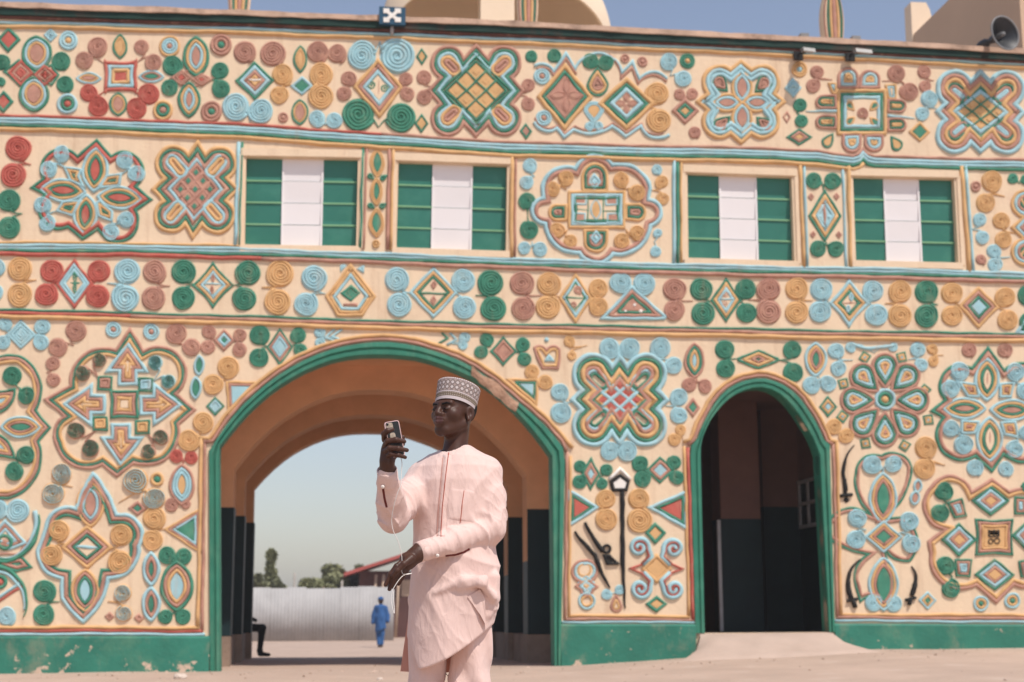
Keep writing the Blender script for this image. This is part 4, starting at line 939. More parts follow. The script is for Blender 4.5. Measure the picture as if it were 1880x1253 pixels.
for s in (-1, 1):
    mb = MB(); xa = axc+s*(HF+.45); xb = axc+s*(HF+.75); mb.box(min(xa, xb), max(xa, xb), .28, 6.8, -.2, CEIL, MATS['inner_warm_shade']); mb.build('passage_side_wall', gate)
    for ya, yb in ((2.75, 4.3), (4.95, 6.3)):
        e = HF - .02 if ya < 4 else HF - .05
        xa = axc+s*(HF*.965 if ya < 4 else HF*.93); xb = axc+s*(HF+.45); mb = MB(); mb.box(min(xa, xb), max(xa, xb), ya-.001, yb+.001, -.2, .50, MATS['bench_concrete']); mb.build('bench', gate)
    mb = MB(); xa = axc+s*(HF+.40); xb = axc+s*(HF+.452); mb.box(min(xa, xb), max(xa, xb), .3, 6.3, .5, DADO, MATS['dado_dark']); mb.build('dado', gate)
    # concrete pier feet
    for (y, pl), (_, pr_), th in zip(edges_l, edges_r, (.6, .6, .5)):
        xi = at(pl if s < 0 else pr_, 1050, y)[0]; xo = xi+s*1.5; e = -.012*s
        mb = MB(); mb.box(min(xi+e, xo), max(xi+e, xo), y-.012, y+th-.03, -.2, .495, MATS['bench_concrete']); mb.build('pier_foot', gate)
# roof and body of the gatehouse, seen only as what keeps light out
mat('roof_screed', (.30, .24, .19), var=.2)
ZR = float(ztop(0)) - .5
mb = MB(); mb.box(X0, X1, .75, 6.75, ZR-.25, ZR, MATS['roof_screed']); mb.build('roof', gate)
mb = MB(); mb.box(X0, X0+.3, .05, 6.75, -.3, ZR-.25, MATS['plaster_cream']); mb.build('end_wall', gate)
mb = MB(); mb.box(X1-.3, X1, .05, 6.75, -.3, ZR-.25, MATS['plaster_cream']); mb.build('end_wall', gate)
xl, xr = at(463.5, 1050, 6.3)[0], at(905, 1050, 6.3)[0]
mb = MB(); mb.box(X0+.3, xl-1.5, 6.45, 6.75, -.3, ZR-.25, MATS['plaster_cream']); mb.box(xr+1.5, X1-.3, 6.45, 6.75, -.3, ZR-.25, MATS['plaster_cream']); mb.box(xl-1.5, xr+1.5, 6.45, 6.75, CEIL+.26, ZR-.25, MATS['plaster_cream']); mb.build('rear_wall', gate)
mb = MB(); mb.box(X0+.3, X1-.3, .33, .40, CEIL+.9, ZR-.25, MATS['dark_void']); mb.build('upper_lining', gate)

# ------------------------------------------------------------------ the room behind the small door
DX0, DX1 = wall(1290, 1000)[0], wall(1518, 1000)[0]
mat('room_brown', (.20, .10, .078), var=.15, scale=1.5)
DZ = wall(1400, 1162)[1]
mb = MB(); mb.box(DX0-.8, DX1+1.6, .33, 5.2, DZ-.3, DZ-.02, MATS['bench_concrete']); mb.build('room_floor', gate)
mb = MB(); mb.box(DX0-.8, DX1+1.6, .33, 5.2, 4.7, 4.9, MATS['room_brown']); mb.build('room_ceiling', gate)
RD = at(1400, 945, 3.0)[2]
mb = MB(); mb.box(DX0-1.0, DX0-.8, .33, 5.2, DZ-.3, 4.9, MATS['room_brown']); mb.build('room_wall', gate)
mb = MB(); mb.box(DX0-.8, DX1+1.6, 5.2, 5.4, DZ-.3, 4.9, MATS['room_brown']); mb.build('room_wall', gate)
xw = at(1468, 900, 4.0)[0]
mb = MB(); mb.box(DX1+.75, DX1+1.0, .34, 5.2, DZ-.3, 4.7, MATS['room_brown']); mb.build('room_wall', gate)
def pier(pa, pb, y0, y1, zd, foot=MATS['dado_dark']):
    xa, xb = at(pa, 1000, y0)[0], at(pb, 1000, y0)[0]
    mb = MB(); mb.box(xa, xb, y0, y1, DZ-.2, 4.7, MATS['room_brown']); o = mb.build('room_pier', gate)
    mb = MB(); mb.box(xa-.006, xb+.006, y0-.006, y1+.006, DZ-.2, zd, foot); mb.build('dado', o)
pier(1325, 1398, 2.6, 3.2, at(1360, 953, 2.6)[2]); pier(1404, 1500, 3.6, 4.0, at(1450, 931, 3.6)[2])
mb = MB(); xa = at(1318, 1000, 2.2)[0]; mb.box(xa, xa+.06, 2.2, 2.26, DZ, at(1318, 955, 2.2)[2], MATS['steel_grey']); mb.build('door_post', gate)
# inner window
XW = DX1+.75
def on_side(px, py):
    d = ray(px, py); q = (XW-CAM[0])/d[0]; return (CAM+d*q)[1:]
(ya, z1w), (yb, _), (_, z0w) = on_side(1468, 884), on_side(1503, 890), on_side(1468, 972)
ya, yb = min(ya, yb), max(ya, yb); mb = MB()
for a, b_ in ((0, .07), (.47, .53), (.93, 1)): mb.box(XW-.05, XW+.01, ya+(yb-ya)*a, ya+(yb-ya)*b_, z0w, z1w, MATS['steel_grey'])
for a, b_ in ((0, .07), (.47, .54), (.93, 1)): mb.box(XW-.046, XW+.008, ya+.002, yb-.002, z0w+(z1w-z0w)*a, z0w+(z1w-z0w)*b_, MATS['steel_grey'])
iw = mb.build('inner_window', gate)
mb = MB(); mb.box(XW-.012, XW+.004, ya+.01, yb-.01, z0w+.01, z1w-.01, MATS['dark_void']); mb.build('pane', iw)
mb = MB(); mb.box(XW-.006, XW+.001, .36, 5.19, DZ-.2, on_side(1460, 935)[1], MATS['dado_dark']); mb.build('dado', gate)

# ------------------------------------------------------------------ ground
mat('ground_earth', (.47, .345, .27), rough=.95, var=.12, scale=.8, bump=.5, bscale=9, dirt=(.38, .28, .22), dirt_amt=.6, dirt_scale=.35)
chip(MATS['ground_earth'], (.53, .42, .345), .58, .72, 1.6)
def ground_z(x, y):
    s = np.clip((x-2.0)/7.0, 0, 1); s = s*s*(3-2*s)
    z = .27*s*np.exp(-np.maximum(0, -y)/9.0)                      # the yard rises to the right along the wall
    back = np.clip((y-6.9)/6.0, 0, 1); back = back*back*(3-2*back)
    return z*(1-np.clip((y-.5)/3, 0, 1)) - .28*back
def sheet(name, xs, ys, zf, m, smooth=True):
    Xg, Yg = np.meshgrid(xs, ys); Z = zf(Xg, Yg); nx = len(xs); mb = MB()
    mb.add(list(zip(Xg.ravel(), Yg.ravel(), Z.ravel())), [(j*nx+i, j*nx+i+1, (j+1)*nx+i+1, (j+1)*nx+i) for j in range(len(ys)-1) for i in range(nx-1)], m, smooth)
    return mb.build(name)
gx = np.unique(np.concatenate([np.linspace(-900, -30, 10), np.linspace(-30, 30, 61), np.linspace(30, 900, 10)])); gy = np.unique(np.concatenate([np.linspace(-120, -24, 6), np.linspace(-24, 14, 77), np.linspace(14, 60, 12), np.linspace(60, 1500, 8)]))
rr = np.random.RandomState(4)
def gz(x, y):
    n = .012*np.sin(x*1.7+y*.9)*np.sin(y*1.3-x*.4) + .006*np.sin(x*4.1)*np.sin(y*3.7+1)
    return ground_z(x, y) + n*np.clip((30-np.abs(y))/20, 0, 1)
g = sheet('ground', gx, gy, gz, MATS['ground_earth']); tag(g, kind='structure')
# sloping concrete apron in front of the small door
mat('apron_concrete', (.49, .37, .30), var=.10, scale=1.5, bump=.3, bscale=14, dirt=(.42, .30, .23), dirt_amt=.5, dirt_scale=.9)
mb = MB(); xa, xb = wall(1284, 1163)[0], wall(1527, 1163)[0]; za = wall(1290, 1164)[1]; zb = wall(1522, 1162)[1]
n = 28; k = 12; V = []; aj = random.Random(9)
for i in range(n+1):
    t = i/n; x = xa+(xb-xa)*t; z = za+(zb-za)*t; e = (t-.5)*2
    for j in range(k+1):
        v = j/k; s = v*v*(3-2*v)
        xf = x + e*abs(e)**1.5*.62*v**1.3 + aj.uniform(-.008, .008); yf = -.03 - 1.2*v*(1-.22*abs(e)**3) + aj.uniform(-.012, .012)
        gzv = float(ground_z(np.array(xf), np.array(yf)))
        rim = max(0, (abs(e)-.72)/.28)**2
        V.append((xf, yf, z*(1-s)*(1-.55*rim*min(1, v*3)) + (gzv+.03-.06*(v > .98)-.03*rim)*(s+(1-s)*.55*rim*min(1, v*3)) + aj.uniform(-.004, .004)))
mb.add(V, [(i*(k+1)+j, (i+1)*(k+1)+j, (i+1)*(k+1)+j+1, i*(k+1)+j+1) for i in range(n) for j in range(k)], MATS['apron_concrete'], True)
for i in (0, n):
    q = V[i*(k+1):(i+1)*(k+1)]; mb.add(q+[(a, b2, -.25) for a, b2, c in q], [(j, j+1, k+2+j, k+1+j) for j in range(k)], MATS['apron_concrete'])
mb.box(xa, xb, -.03, .55, -.2, min(za, zb)-.004, MATS['apron_concrete'])
o = mb.build('door_apron'); tag(o, kind='structure')
# ------------------------------------------------------------------ things on and behind the parapet
stripe_p = PAL['p']
def pinnacle(px, py, wpx, y=.35, h=1.08):
    c = at(px, py, y); half = wpx/2/FPX*(y-CAM[1]); zb = c[2]
    root = empty('pinnacle', (c[0], y, zb))
    def wd(t): return half*(.86+.14*math.sin(min(1, t/.35)*PI/2) if t < .35 else math.cos((t-.35)/.65*PI/2)**.75)
    n = 26; mb = MB(); V = []
    for i in range(n+1):
        t = i/n; w = wd(t)+.004; z = zb+t*h
        V += [(c[0]-w, y-.03, z), (c[0]-w*.85, y-.10, z), (c[0]+w*.85, y-.10, z), (c[0]+w, y-.03, z), (c[0]+w*.8, y+.2, z), (c[0]-w*.8, y+.2, z)]
    mb.add(V, [(i*6+k, i*6+(k+1) % 6, (i+1)*6+(k+1) % 6, (i+1)*6+k) for i in range(n) for k in range(6)] + [tuple(range(6))[::-1]], PAL['c']); mb.build('core', root)
    for u, col, w in ((-.80, 'p', .16), (-.52, 'g', .13), (.80, 'p', .10), (.66, 'g', .14), (-.30, 'o', .22), (.36, 'o', .22), (.03, 'p', .34)):
        mb = MB(); V = []; nn = 22; k = len(PROF)
        for i in range(nn+1):
            t = i/nn*.97; ww = wd(t); cx = c[0]+u*ww; hw = w*half*.62*(.35+.65*ww/half)
            for a, b_ in PROF: V.append((cx+a*hw, y-.098-b_*.035 + (.02 if abs(u) > .7 else 0), zb+t*h))
        mb.add(V, [(i*k+q, (i+1)*k+q, (i+1)*k+q+1, i*k+q+1) for i in range(nn) for q in range(k-1)], PAL[col], True); mb.build('stripe', root)
    return root
tag(pinnacle(439, 24, 44), 'striped leaf shaped pinnacle on the parapet, leftmost above the first window', 'pinnacle', 'striped pinnacles on the parapet')
tag(pinnacle(968, 46, 42), 'striped leaf shaped pinnacle on the parapet in front of the cream dome', 'pinnacle', 'striped pinnacles on the parapet')
tag(pinnacle(1529, 74, 47), 'striped leaf shaped pinnacle on the parapet between the two floodlights', 'pinnacle', 'striped pinnacles on the parapet')

# semi-dome on the roof
mat('dome_cream', (.78, .62, .46), var=.05, scale=1, bump=.15, bscale=8)
YD = 4.6; cb = at(912, 62, YD); Rr = (at(1126, 62, YD)[0]-at(698, 62, YD)[0])/2; zb = cb[2]-.25
dome = empty('domed_canopy', (cb[0], YD, zb)); tag(dome, 'smooth cream dome with an arched open front rising behind the parapet', 'dome')
def dome_pt(x, z, R, f=-1): return (cb[0]+x, YD+f*math.sqrt(max(0, R*R-x*x-(z*.95)**2))*.55, zb+z)
mb = MB(); n = 48; k = 8
for R_, inner in ((Rr, False), (Rr*.955, True)):
    V = []
    for i in range(n+1):
        th = PI*i/n
        ax_, az_ = Rr*.90*math.cos(th), Rr*.41*math.sin(th)
        ox, oz = R_*math.cos(th), R_/.95*math.sin(th)
        for j in range(k+1):
            t = j/k; V.append(dome_pt(ax_*(1-t)+ox*t, az_*(1-t)+oz*t, R_))
        for j in range(1, 13):   # rear half
            ph = j/12*PI/2; V.append((cb[0]+R_*math.cos(th)*math.cos(ph), YD+R_*math.sin(ph)*.9, zb+R_/.95*math.sin(th)*math.cos(ph)))
    w = k+1+12
    mb.add(V, [(i*w+j, i*w+j+1, (i+1)*w+j+1, (i+1)*w+j) for i in range(n) for j in range(w-1)], MATS['dome_cream'], True)
o1 = len(mb.v)//2; w = k+1+12
mb.add([mb.v[i*w] for i in range(n+1)] + [mb.v[o1+i*w] for i in range(n+1)], [(i, i+1, n+2+i, n+1+i) for i in range(n)], MATS['dome_cream'])
mb.build('shell', dome)
xa, xb = at(882, 50, YD-1.0)[0], at(944, 50, YD-1.0)[0]
mb = MB(); mb.box(xa, xb, YD-1.05, YD-.55, zb-.6, zb+1.9, MATS['dome_cream']); mb.build('pillar', dome)
mb = MB(); mb.lathe([(Rr*.97, -1.6), (Rr*.97, -.75), (0.01, -.75)], MATS['dome_cream'], 40, (cb[0], YD, zb)); mb.build('drum', dome)

# tower block to the right, its shaded flank facing us
mat('tower_plaster', (.60, .42, .29), var=.06, scale=.7, bump=.2, bscale=8)
XT = wall(1965, 60)[0]; yr = 5.9; ZT = at(1689, 64, yr)[2]
XT = at(1677, 64, yr)[0]
tower = empty('tower_block', (XT+3, 3, 0)); tag(tower, 'plain tan tower block with a shaded flank behind the loudspeaker', 'tower')
mb = MB(); mb.box(XT, XT+6, 1.0, yr, ZR-.2, ZT, MATS['tower_plaster']); mb.build('wall', tower)
P = [(1672, 4), (1700, 5), (1707, 18), (1711.5, 36), (1700, 50), (1689, 64), (1683, 90), (1676, 90)]
mb = MB(); F0 = [at(p[0], p[1], yr-.02) for p in P]; F1 = [(p[0], yr+.35, p[2]) for p in F0]; n = len(P)
mb.add([tuple(p) for p in F0]+F1, [tuple(range(n)), tuple(range(2*n-1, n-1, -1))] + [(i, n+i, n+(i+1) % n, (i+1) % n) for i in range(n)], MATS['dome_cream']); mb.build('horn', tower)

# blue light box with its white five-patch cross
mat('enamel_blue', (.010, .062, .115), rough=.45, var=.1, spec=.4, bump=.03)
y0 = -.19; a, b_ = at(696.5, 12, y0), at(744.5, 46, y0)
sgn = empty('blue_sign_box', ((a[0]+b_[0])/2, y0+.09, b_[2])); tag(sgn, 'dark blue square box with white cross of patches fixed to the parapet', 'sign')
mb = MB(); mb.box(a[0], b_[0], y0, y0+.18, b_[2], a[2], MATS['enamel_blue']); mb.build('box', sgn)
def sq(x0, x1, z0, z1, name='white_patch'):
    A, B = at(x0, z0, y0), at(x1, z1, y0); mb = MB(); mb.box(A[0], B[0], y0-.012, y0+.001, B[2], A[2], PAL['w']); mb.build(name, sgn)
for x in (704, 725): 
    for z in (16, 32.5): sq(x, x+11, z, z+9)
for (p, q) in (((711, 22), (729, 36)), ((729, 22), (711, 36))):
    A, B = at(*p, y0), at(*q, y0); mb = MB(); d = Vector((B[0]-A[0], 0, B[2]-A[2])).normalized(); nn = Vector((-d.z, 0, d.x))*.028
    A, B = Vector(A), Vector(B); yy = Vector((0, -.010 if p[0] < 720 else -.014, 0)); y1 = Vector((0, .002, 0))
    mb.hexa([A+nn+y1, B+nn+y1, B-nn+y1, A-nn+y1], [A+nn+yy, B+nn+yy, B-nn+yy, A-nn+yy], PAL['w']); mb.build('white_bar', sgn)
mb = MB(); mb.tube([((a[0]+b_[0])/2, y0+.1, b_[2]+.02), ((a[0]+b_[0])/2, y0+.12, b_[2]-.14)], .03, MATS['steel_grey']); mb.build('bracket', sgn)

# loudspeaker
mat('horn_grey', (.020, .022, .027), rough=.45, var=.12, spec=.4)
mat('horn_rim', (.20, .20, .20), rough=.4, var=.1)
A = Vector(at(1806, 82, -.05)); B = Vector(at(1845, 61, -.55)); axd = (B-A).normalized(); L = (B-A).length
sp = empty('loudspeaker', tuple(A)); tag(sp, 'grey horn loudspeaker on the parapet pointing out over the yard', 'loudspeaker')
rm = 36/FPX*(B.y-CAM[1])
mb = MB(); mb.lathe([(.035, .08), (.05, .15), (.06, .35*L), (.10, .6*L), (.17, .82*L), (rm*.93, .97*L), (rm, L)], MATS['horn_grey'], 32, A, axd); mb.lathe([(rm*.985, L-.003), (rm*.88, .95*L), (.15, .78*L), (.08, .55*L), (.03, .5*L)], MATS['horn_grey'], 32, A, axd); mb.build('horn', sp)
mb = MB(); mb.lathe([(rm, L-.012), (rm+.014, L-.006), (rm+.014, L+.012), (rm-.012, L+.014), (rm-.014, L-.006)], MATS['horn_rim'], 40, A, axd); mb.build('rim', sp)
mb = MB(); mb.lathe([(.001, .98*L), (.035, .96*L), (.045, .88*L), (.045, .55*L)], MATS['horn_rim'], 16, A, axd); mb.build('reflex_cone', sp)
mb = MB(); mb.lathe([(.001, -.12), (.07, -.11), (.085, -.05), (.085, .06), (.05, .14)], MATS['horn_grey'], 20, A, axd); mb.build('driver', sp)
mb = MB(); mb.tube([A+Vector((.02, .03, -.02)), A+Vector((.03, .10, -.10)), (A.x+.03, .02, float(ztop(A.x))+.085)], .018, MATS['horn_grey']); mb.build('bracket', sp)

# floodlights
mat('lamp_grey', (.24, .23, .22), rough=.4, var=.1)
for px, py, dx, lab in ((1482, 94, .02, 'small grey floodlight on a black arm under the coping, left of the striped pinnacle'), (1578, 96, .10, 'small grey floodlight on a black arm under the coping, right of the striped pinnacle')):
    c = Vector(at(px, py, -.34)); r = empty('floodlight', tuple(c)); tag(r, lab, 'floodlight', 'floodlights along the parapet')
    mb = MB(); q = [Vector(v) for v in ((-.09, -.09, -.03), (.09+dx, -.12, -.06), (.09+dx, .05, -.02), (-.09, .07, .0))]
    mb.hexa([c+v for v in q], [c+v*1.0+Vector((0, .03, .075)) for v in q], MATS['lamp_grey']); mb.build('lamp_head', r)
    mb = MB(); mb.tube([c+Vector((-.02, .05, .0)), c+Vector((-.08, .16, .02)), (c.x-.08, -.08, c.z+.02)], .025, PAL['k']); mb.build('arm', r)
    mb = MB(); mb.box(c.x-.16, c.x+.0, -.12, -.06, c.z-.07, c.z+.07, PAL['k']); mb.build('back_plate', r)
    zc = float(ztop(c.x))+.085; mb = MB(); mb.box(c.x-.02, c.x+.13, -.10, .05, zc, zc+.075, MATS['lamp_grey']); mb.build('junction_box', r)

# ------------------------------------------------------------------ beyond the gate
def gpt(px, py, z):
    d = ray(px, py); t = (z-CAM[2])/d[2]; return CAM+d*t
ZB = -.28
mat('zinc_sheet', (.38, .37, .365), rough=.65, var=.14, scale=.8, metallic=.0, dirt=(.52, .51, .50), dirt_amt=.7, dirt_scale=.5, bump=.05)
pA = gpt(470, 1178, ZB); YF = float(pA[1]); xL, xR = at(395, 1150, YF)[0], at(722, 1150, YF)[0]
fence = empty('corrugated_fence', (xL, YF, ZB)); tag(fence, 'long pale corrugated metal fence seen through the big arch', 'fence')
ZFt = at(600, 1079, YF)[2]
wS = .82; ns = int(math.ceil((xR-xL)/wS)); wS = (xR-xL)/ns; fr = random.Random(11)
for i in range(ns):
    x0 = xL+i*wS; mb = MB(); V = []; k = 22; zt = ZFt+fr.uniform(-.05, .05); yy = YF+fr.uniform(-.02, .02)+.014*(i % 2)
    for j in range(k+1):
        x = x0-.02+(wS+.04)*j/k; y = yy+.007*math.sin(j/k*2*PI*5.5)
        V += [(x, y, ZB-.1), (x, y, zt), (x, y+.004, zt), (x, y+.004, ZB-.1)]
    mb.add(V, [(j*4+q, (j+1)*4+q, (j+1)*4+(q+1) % 4, j*4+(q+1) % 4) for j in range(k) for q in range(4)], MATS['zinc_sheet'], True); mb.build('sheet', fence)
for i in range(0, ns+1, 3):
    mb = MB(); x = xL+i*wS; mb.box(x-.04, x+.04, YF+.05, YF+.13, ZB, ZFt+fr.uniform(-.1, .12), MATS['bench_concrete']); mb.build('post', fence)

mat('maroon_wall', (.10, .045, .040), var=.25, scale=.8); mat('roof_red', (.42, .10, .085), rough=.5, var=.12, scale=.6); mat('pale_wood', (.45, .33, .24), var=.2); mat('block_grey', (.36, .32, .28), var=.15)
YH = YF+9; hx0 = at(660, 1080, YH)[0]; hx1 = hx0+9.5
ze = at(660, 1055, YH-1)[2]
house = empty('red_roofed_house', (hx0, YH, ZB)); tag(house, 'dark maroon house with a red metal roof beyond the fence', 'house')
mb = MB(); mb.box(hx0, hx1, YH, YH+6, ZB-.1, ze+.2, MATS['maroon_wall']); mb.build('wall', house)
e0 = at(632, 1054, YH-1.2); rdg = at(765, 1010, YH+2.5)
mb = MB(); xa = e0[0]; zt = e0[2]
slope = (at(730, 1022, YH-1.2)[2]-zt)/(at(730, 1022, YH-1.2)[0]-xa)
xr_ = xa+5.6
mb.hexa([(xa, YH-1.2, zt-.10), (xr_, YH-1.2, zt-.10+slope*5.6), (xr_, YH+7, zt-.10+slope*5.6), (xa, YH+7, zt-.10)], [(xa, YH-1.2, zt+.06), (xr_, YH-1.2, zt+.06+slope*5.6), (xr_, YH+7, zt+.06+slope*5.6), (xa, YH+7, zt+.06)], MATS['roof_red']); mb.build('roof', house)
mb = MB(); mb.hexa([(xr_, YH-1.2, zt-.10+slope*5.6), (hx1+1, YH-1.2, zt-.1), (hx1+1, YH+7, zt-.1), (xr_, YH+7, zt-.10+slope*5.6)], [(xr_, YH-1.2, zt+.06+slope*5.6), (hx1+1, YH-1.2, zt+.06), (hx1+1, YH+7, zt+.06), (xr_, YH+7, zt+.06+slope*5.6)], MATS['roof_red']); mb.build('roof', house)
for px in (688, 702, 730): 
    x = at(px, 1070, YH-.6)[0]; mb = MB(); mb.tube([(x-.08, YH-.6, ZB), (x+.06, YH-.6, ze+.0)], .07, MATS['pale_wood']); mb.build('porch_post', house)
x = at(737, 1080, YH)[0]; mb = MB(); mb.box(x, x+.9, YH-.03, YH+.01, at(737, 1095, YH)[2], at(737, 1065, YH)[2], MATS['pale_wood']); mb.build('window', house)
shed = empty('grey_block_shed', (at(645, 1070, YF+14)[0], YF+14, ZB)); tag(shed, 'low grey block shed between the bushes and the red roof', 'shed')
mb = MB(); a, b_ = at(620, 1060, YF+14), at(668, 1060, YF+14); mb.box(a[0], b_[0], YF+14, YF+17, ZB-.1, a[2], MATS['block_grey']); mb.build('wall', shed)
mb = MB(); mb.box(a[0]-.2, b_[0]+.2, YF+13.7, YF+17.3, a[2], a[2]+.1, MATS['steel_grey']); mb.build('roof', shed)
for px, pt, pb, lab in ((541, 1052, 1080, 'thin grey pole behind the fence, left of the round bush'), (628, 1066, 1080, 'thin grey pole behind the fence, right of the round bush')):
    c = at(px, pt, YF+5); mb = MB(); mb.tube([(c[0], YF+5, ZB-.1), (c[0], YF+5, c[2])], .05, MATS['block_grey']); tag(mb.build('pole', origin=(c[0], YF+5, ZB)), lab, 'pole', 'poles behind the fence')

def leaf_mat(name, col):
    m = mat(name, col, rough=.7, var=.35, scale=2.0, bump=0); b = m.node_tree.nodes['Principled BSDF']; b.inputs['Subsurface Weight'].default_value = 0; return m
leaf_mat('leaf_olive', (.22, .225, .13)); leaf_mat('leaf_light', (.26, .265, .14)); mat('bark', (.12, .085, .06), var=.3)
def tree(px, pbase, ptop, wpx, Y, label, seed, cone=False, m='leaf_olive', lobes=9):
    r = random.Random(seed); b0 = at(px, pbase, Y); t0 = at(px, ptop, Y); s = (Y-CAM[1])/FPX; W = wpx*s/2; H = t0[2]-ZB
    root = empty('tree', (b0[0], Y, ZB)); tag(root, label, 'tree', 'trees beyond the fence'); x0 = b0[0]
    mb = MB(); zc = ZB+H*.3
    mb.tube([(x0, Y, ZB-.2), (x0+.05, Y, ZB+H*.25), (x0-.03, Y+.05, ZB+H*.6), (x0, Y, ZB+H*.85)], [.16, .12, .07, .02], MATS['bark'])
    for k in range(7):
        a = r.uniform(0, 6.28); z = ZB+H*r.uniform(.25, .6); rr_ = W*(.6 if not cone else .5)
        mb.tube([(x0, Y, z), (x0+math.cos(a)*rr_*.5, Y+math.sin(a)*rr_*.5, z+H*.10), (x0+math.cos(a)*rr_, Y+math.sin(a)*rr_, z+H*.16)], [.05, .035, .012], MATS['bark'], 6)
    mb.build('trunk', root)
    mb = MB(); cl = []
    for k in range(lobes):
        u = r.random(); z = ZB+H*(.32+.62*u)
        wd = W*(1-u*.93)**(.8 if cone else .45); a = r.uniform(0, 6.28); q = math.sqrt(r.random())*wd*.75
        cl.append((x0+math.cos(a)*q, Y+math.sin(a)*q, z, max(.16, wd*(.5 if not cone else .6)*r.uniform(.7, 1.15))))
    for (cx, cy, cz, cr) in cl:
        for _ in range(int(150)):
            v = Vector((r.gauss(0, 1), r.gauss(0, 1), r.gauss(0, .8))).normalized()*cr*(.5+.5*r.random()**.4)
            p = Vector((cx, cy, cz))+v; s_ = r.uniform(.12, .24)*(1 if H > 3 else .8)
            d1 = Vector((r.gauss(0, 1), r.gauss(0, 1), r.gauss(0, .6))).normalized(); d2 = d1.cross(Vector((r.gauss(0, 1), r.gauss(0, 1), r.gauss(0, 1)))).normalized()
            mb.add([p-d1*s_, p+d2*s_*.45, p+d1*s_, p-d2*s_*.45], [(0, 1, 2, 3)], MATS[m])
    mb.build('crown', root)
    return root
tree(497, 1080, 1004, 38, YF+12, 'tall narrow tree standing alone at the left end of the fence', 1, True, 'leaf_light', 26)
tree(475, 1080, 1050, 50, YF+10, 'low spreading bush at the foot of the narrow tree', 2, False, 'leaf_olive', 22)
tree(512, 1080, 1058, 36, YF+11, 'low bush right of the narrow tree', 6, False, 'leaf_olive', 14)
tree(572, 1080, 1056, 80, YF+9, 'wide low bush behind the middle of the fence', 3, False, 'leaf_light', 24)
tree(612, 1080, 1038, 120, YF+13, 'rounded olive green tree behind the fence, beside the red roof', 4, False, 'leaf_light', 34)
tree(655, 1080, 1034, 50, YF+22, 'faint taller tree rising just behind the red roof edge', 5, False, 'leaf_olive', 22)

# ------------------------------------------------------------------ stones at the foot of the wall
mat('stone_pale', (.62, .52, .44), var=.2, scale=20, bump=.6, bscale=60); mat('stone_brown', (.26, .17, .12), var=.3, scale=20, bump=.6, bscale=60)
def stone(px, py, size, m, label, seed):
    z = 0.0; p = gpt(px, py, 0.0)
    for _ in range(6): z = float(gz(np.array(p[0]), np.array(p[1]))); p = gpt(px, py, z)
    r = random.Random(seed); bm = bmesh.new(); bmesh.ops.create_icosphere(bm, subdivisions=2, radius=size)
    for v in bm.verts: v.co = Vector((v.co.x*1.35, v.co.y, v.co.z*.62))*(1+r.uniform(-.18, .18)); 
    me = bpy.data.meshes.new('stone'); bm.to_mesh(me); bm.free(); me.materials.append(MATS[m]); o = bpy.data.objects.new('stone', me); o.location = (p[0], min(p[1], -.14), z+size*.35); link(o); tag(o, label, 'stone', 'stones along the foot of the wall')
stone(1795, 1199, .085, 'stone_pale', 'pale fist sized stone lying by the green plinth at far right', 1)
stone(1695, 1201, .075, 'stone_pale', 'pale flat stone beside the small brown one by the plinth', 2)
stone(1712, 1202, .05, 'stone_brown', 'small dark brown stone by the plinth right of the door', 3)
stone(1676, 1203, .04, 'stone_brown', 'tiny brown stone nearest the door apron, right side', 4)
stone(330, 1246, .07, 'stone_pale', 'pale stone at the foot of the plinth left of the big arch', 5)
stone(697, 1249, .035, 'stone_pale', 'tiny white pebble in front of the big arch', 6)

# loose grit on the yard near the wall
gr = np.random.RandomState(8); mb = MB(); NG = 1100
gx_ = gr.uniform(-9, 12, NG); gy_ = -np.abs(gr.exponential(1.6, NG))-.1; gy_[:200] = gr.uniform(-8, 6, 200); gsz = gr.exponential(.007, NG)+.004
kk = (np.abs(gy_) < 9)
for x_, y_, s_ in zip(gx_[kk], gy_[kk], gsz[kk]):
    z_ = float(gz(np.array(x_), np.array(y_))); a = gr.uniform(0, 6.28); ca, sa = math.cos(a), math.sin(a)
    V = [(x_+s_*(ca*u-sa*v), y_+s_*(sa*u+ca*v), z_+s_*w_) for u, v, w_ in ((1.3, 0, 0), (-.4, .9, 0), (-.8, -.8, 0), (.1, .05, .8), (-.5, .1, .6))]
    mb.add(V, [(0, 1, 3), (1, 4, 3), (1, 2, 4), (2, 0, 3, 4)], MATS['stone_brown'] if gr.rand() < .35 else MATS['ground_earth'])
tag(mb.build('grit'), 'fine loose grit scattered over the yard along the wall', 'grit', kind='stuff')
# ------------------------------------------------------------------ people: distance-field modelling kit
RT = np.array([math.cos(YAW), math.sin(YAW), 0.0]); FWD = np.array([-math.sin(YAW), math.cos(YAW), 0.0]); UPV = np.array([0, 0, 1.0])
def mp(px, py, dy=0.0):
    """point seen at a photo pixel at the standing man's distance (+dy away from us)"""
    d = ray(px, py); return CAM + d*((MAN_D+dy)/float(d @ FWD))
def smin(a, b, k):
    h = np.clip(.5+.5*(b-a)/k, 0, 1); return b*(1-h)+a*h-k*h*(1-h)
def smax(a, b, k): return -smin(-a, -b, k)
def cone(P, a, b, ra, rb):
    a = np.asarray(a, np.float32); b = np.asarray(b, np.float32); ab = b-a; t = np.clip(((P-a)@ab)/max(1e-9, float(ab@ab)), 0, 1)
    d = P-a-t[:, None]*ab; return np.sqrt((d*d).sum(1))-(ra+(rb-ra)*t)
def ell(P, c, r, M=None):
    q = P-np.asarray(c, np.float32)
    if M is not None: q = q@np.asarray(M, np.float32)
    r = np.asarray(r, np.float32); k0 = np.sqrt(((q/r)**2).sum(1)); k1 = np.sqrt(((q/(r*r))**2).sum(1)); return k0*(k0-1)/np.maximum(k1, 1e-6)
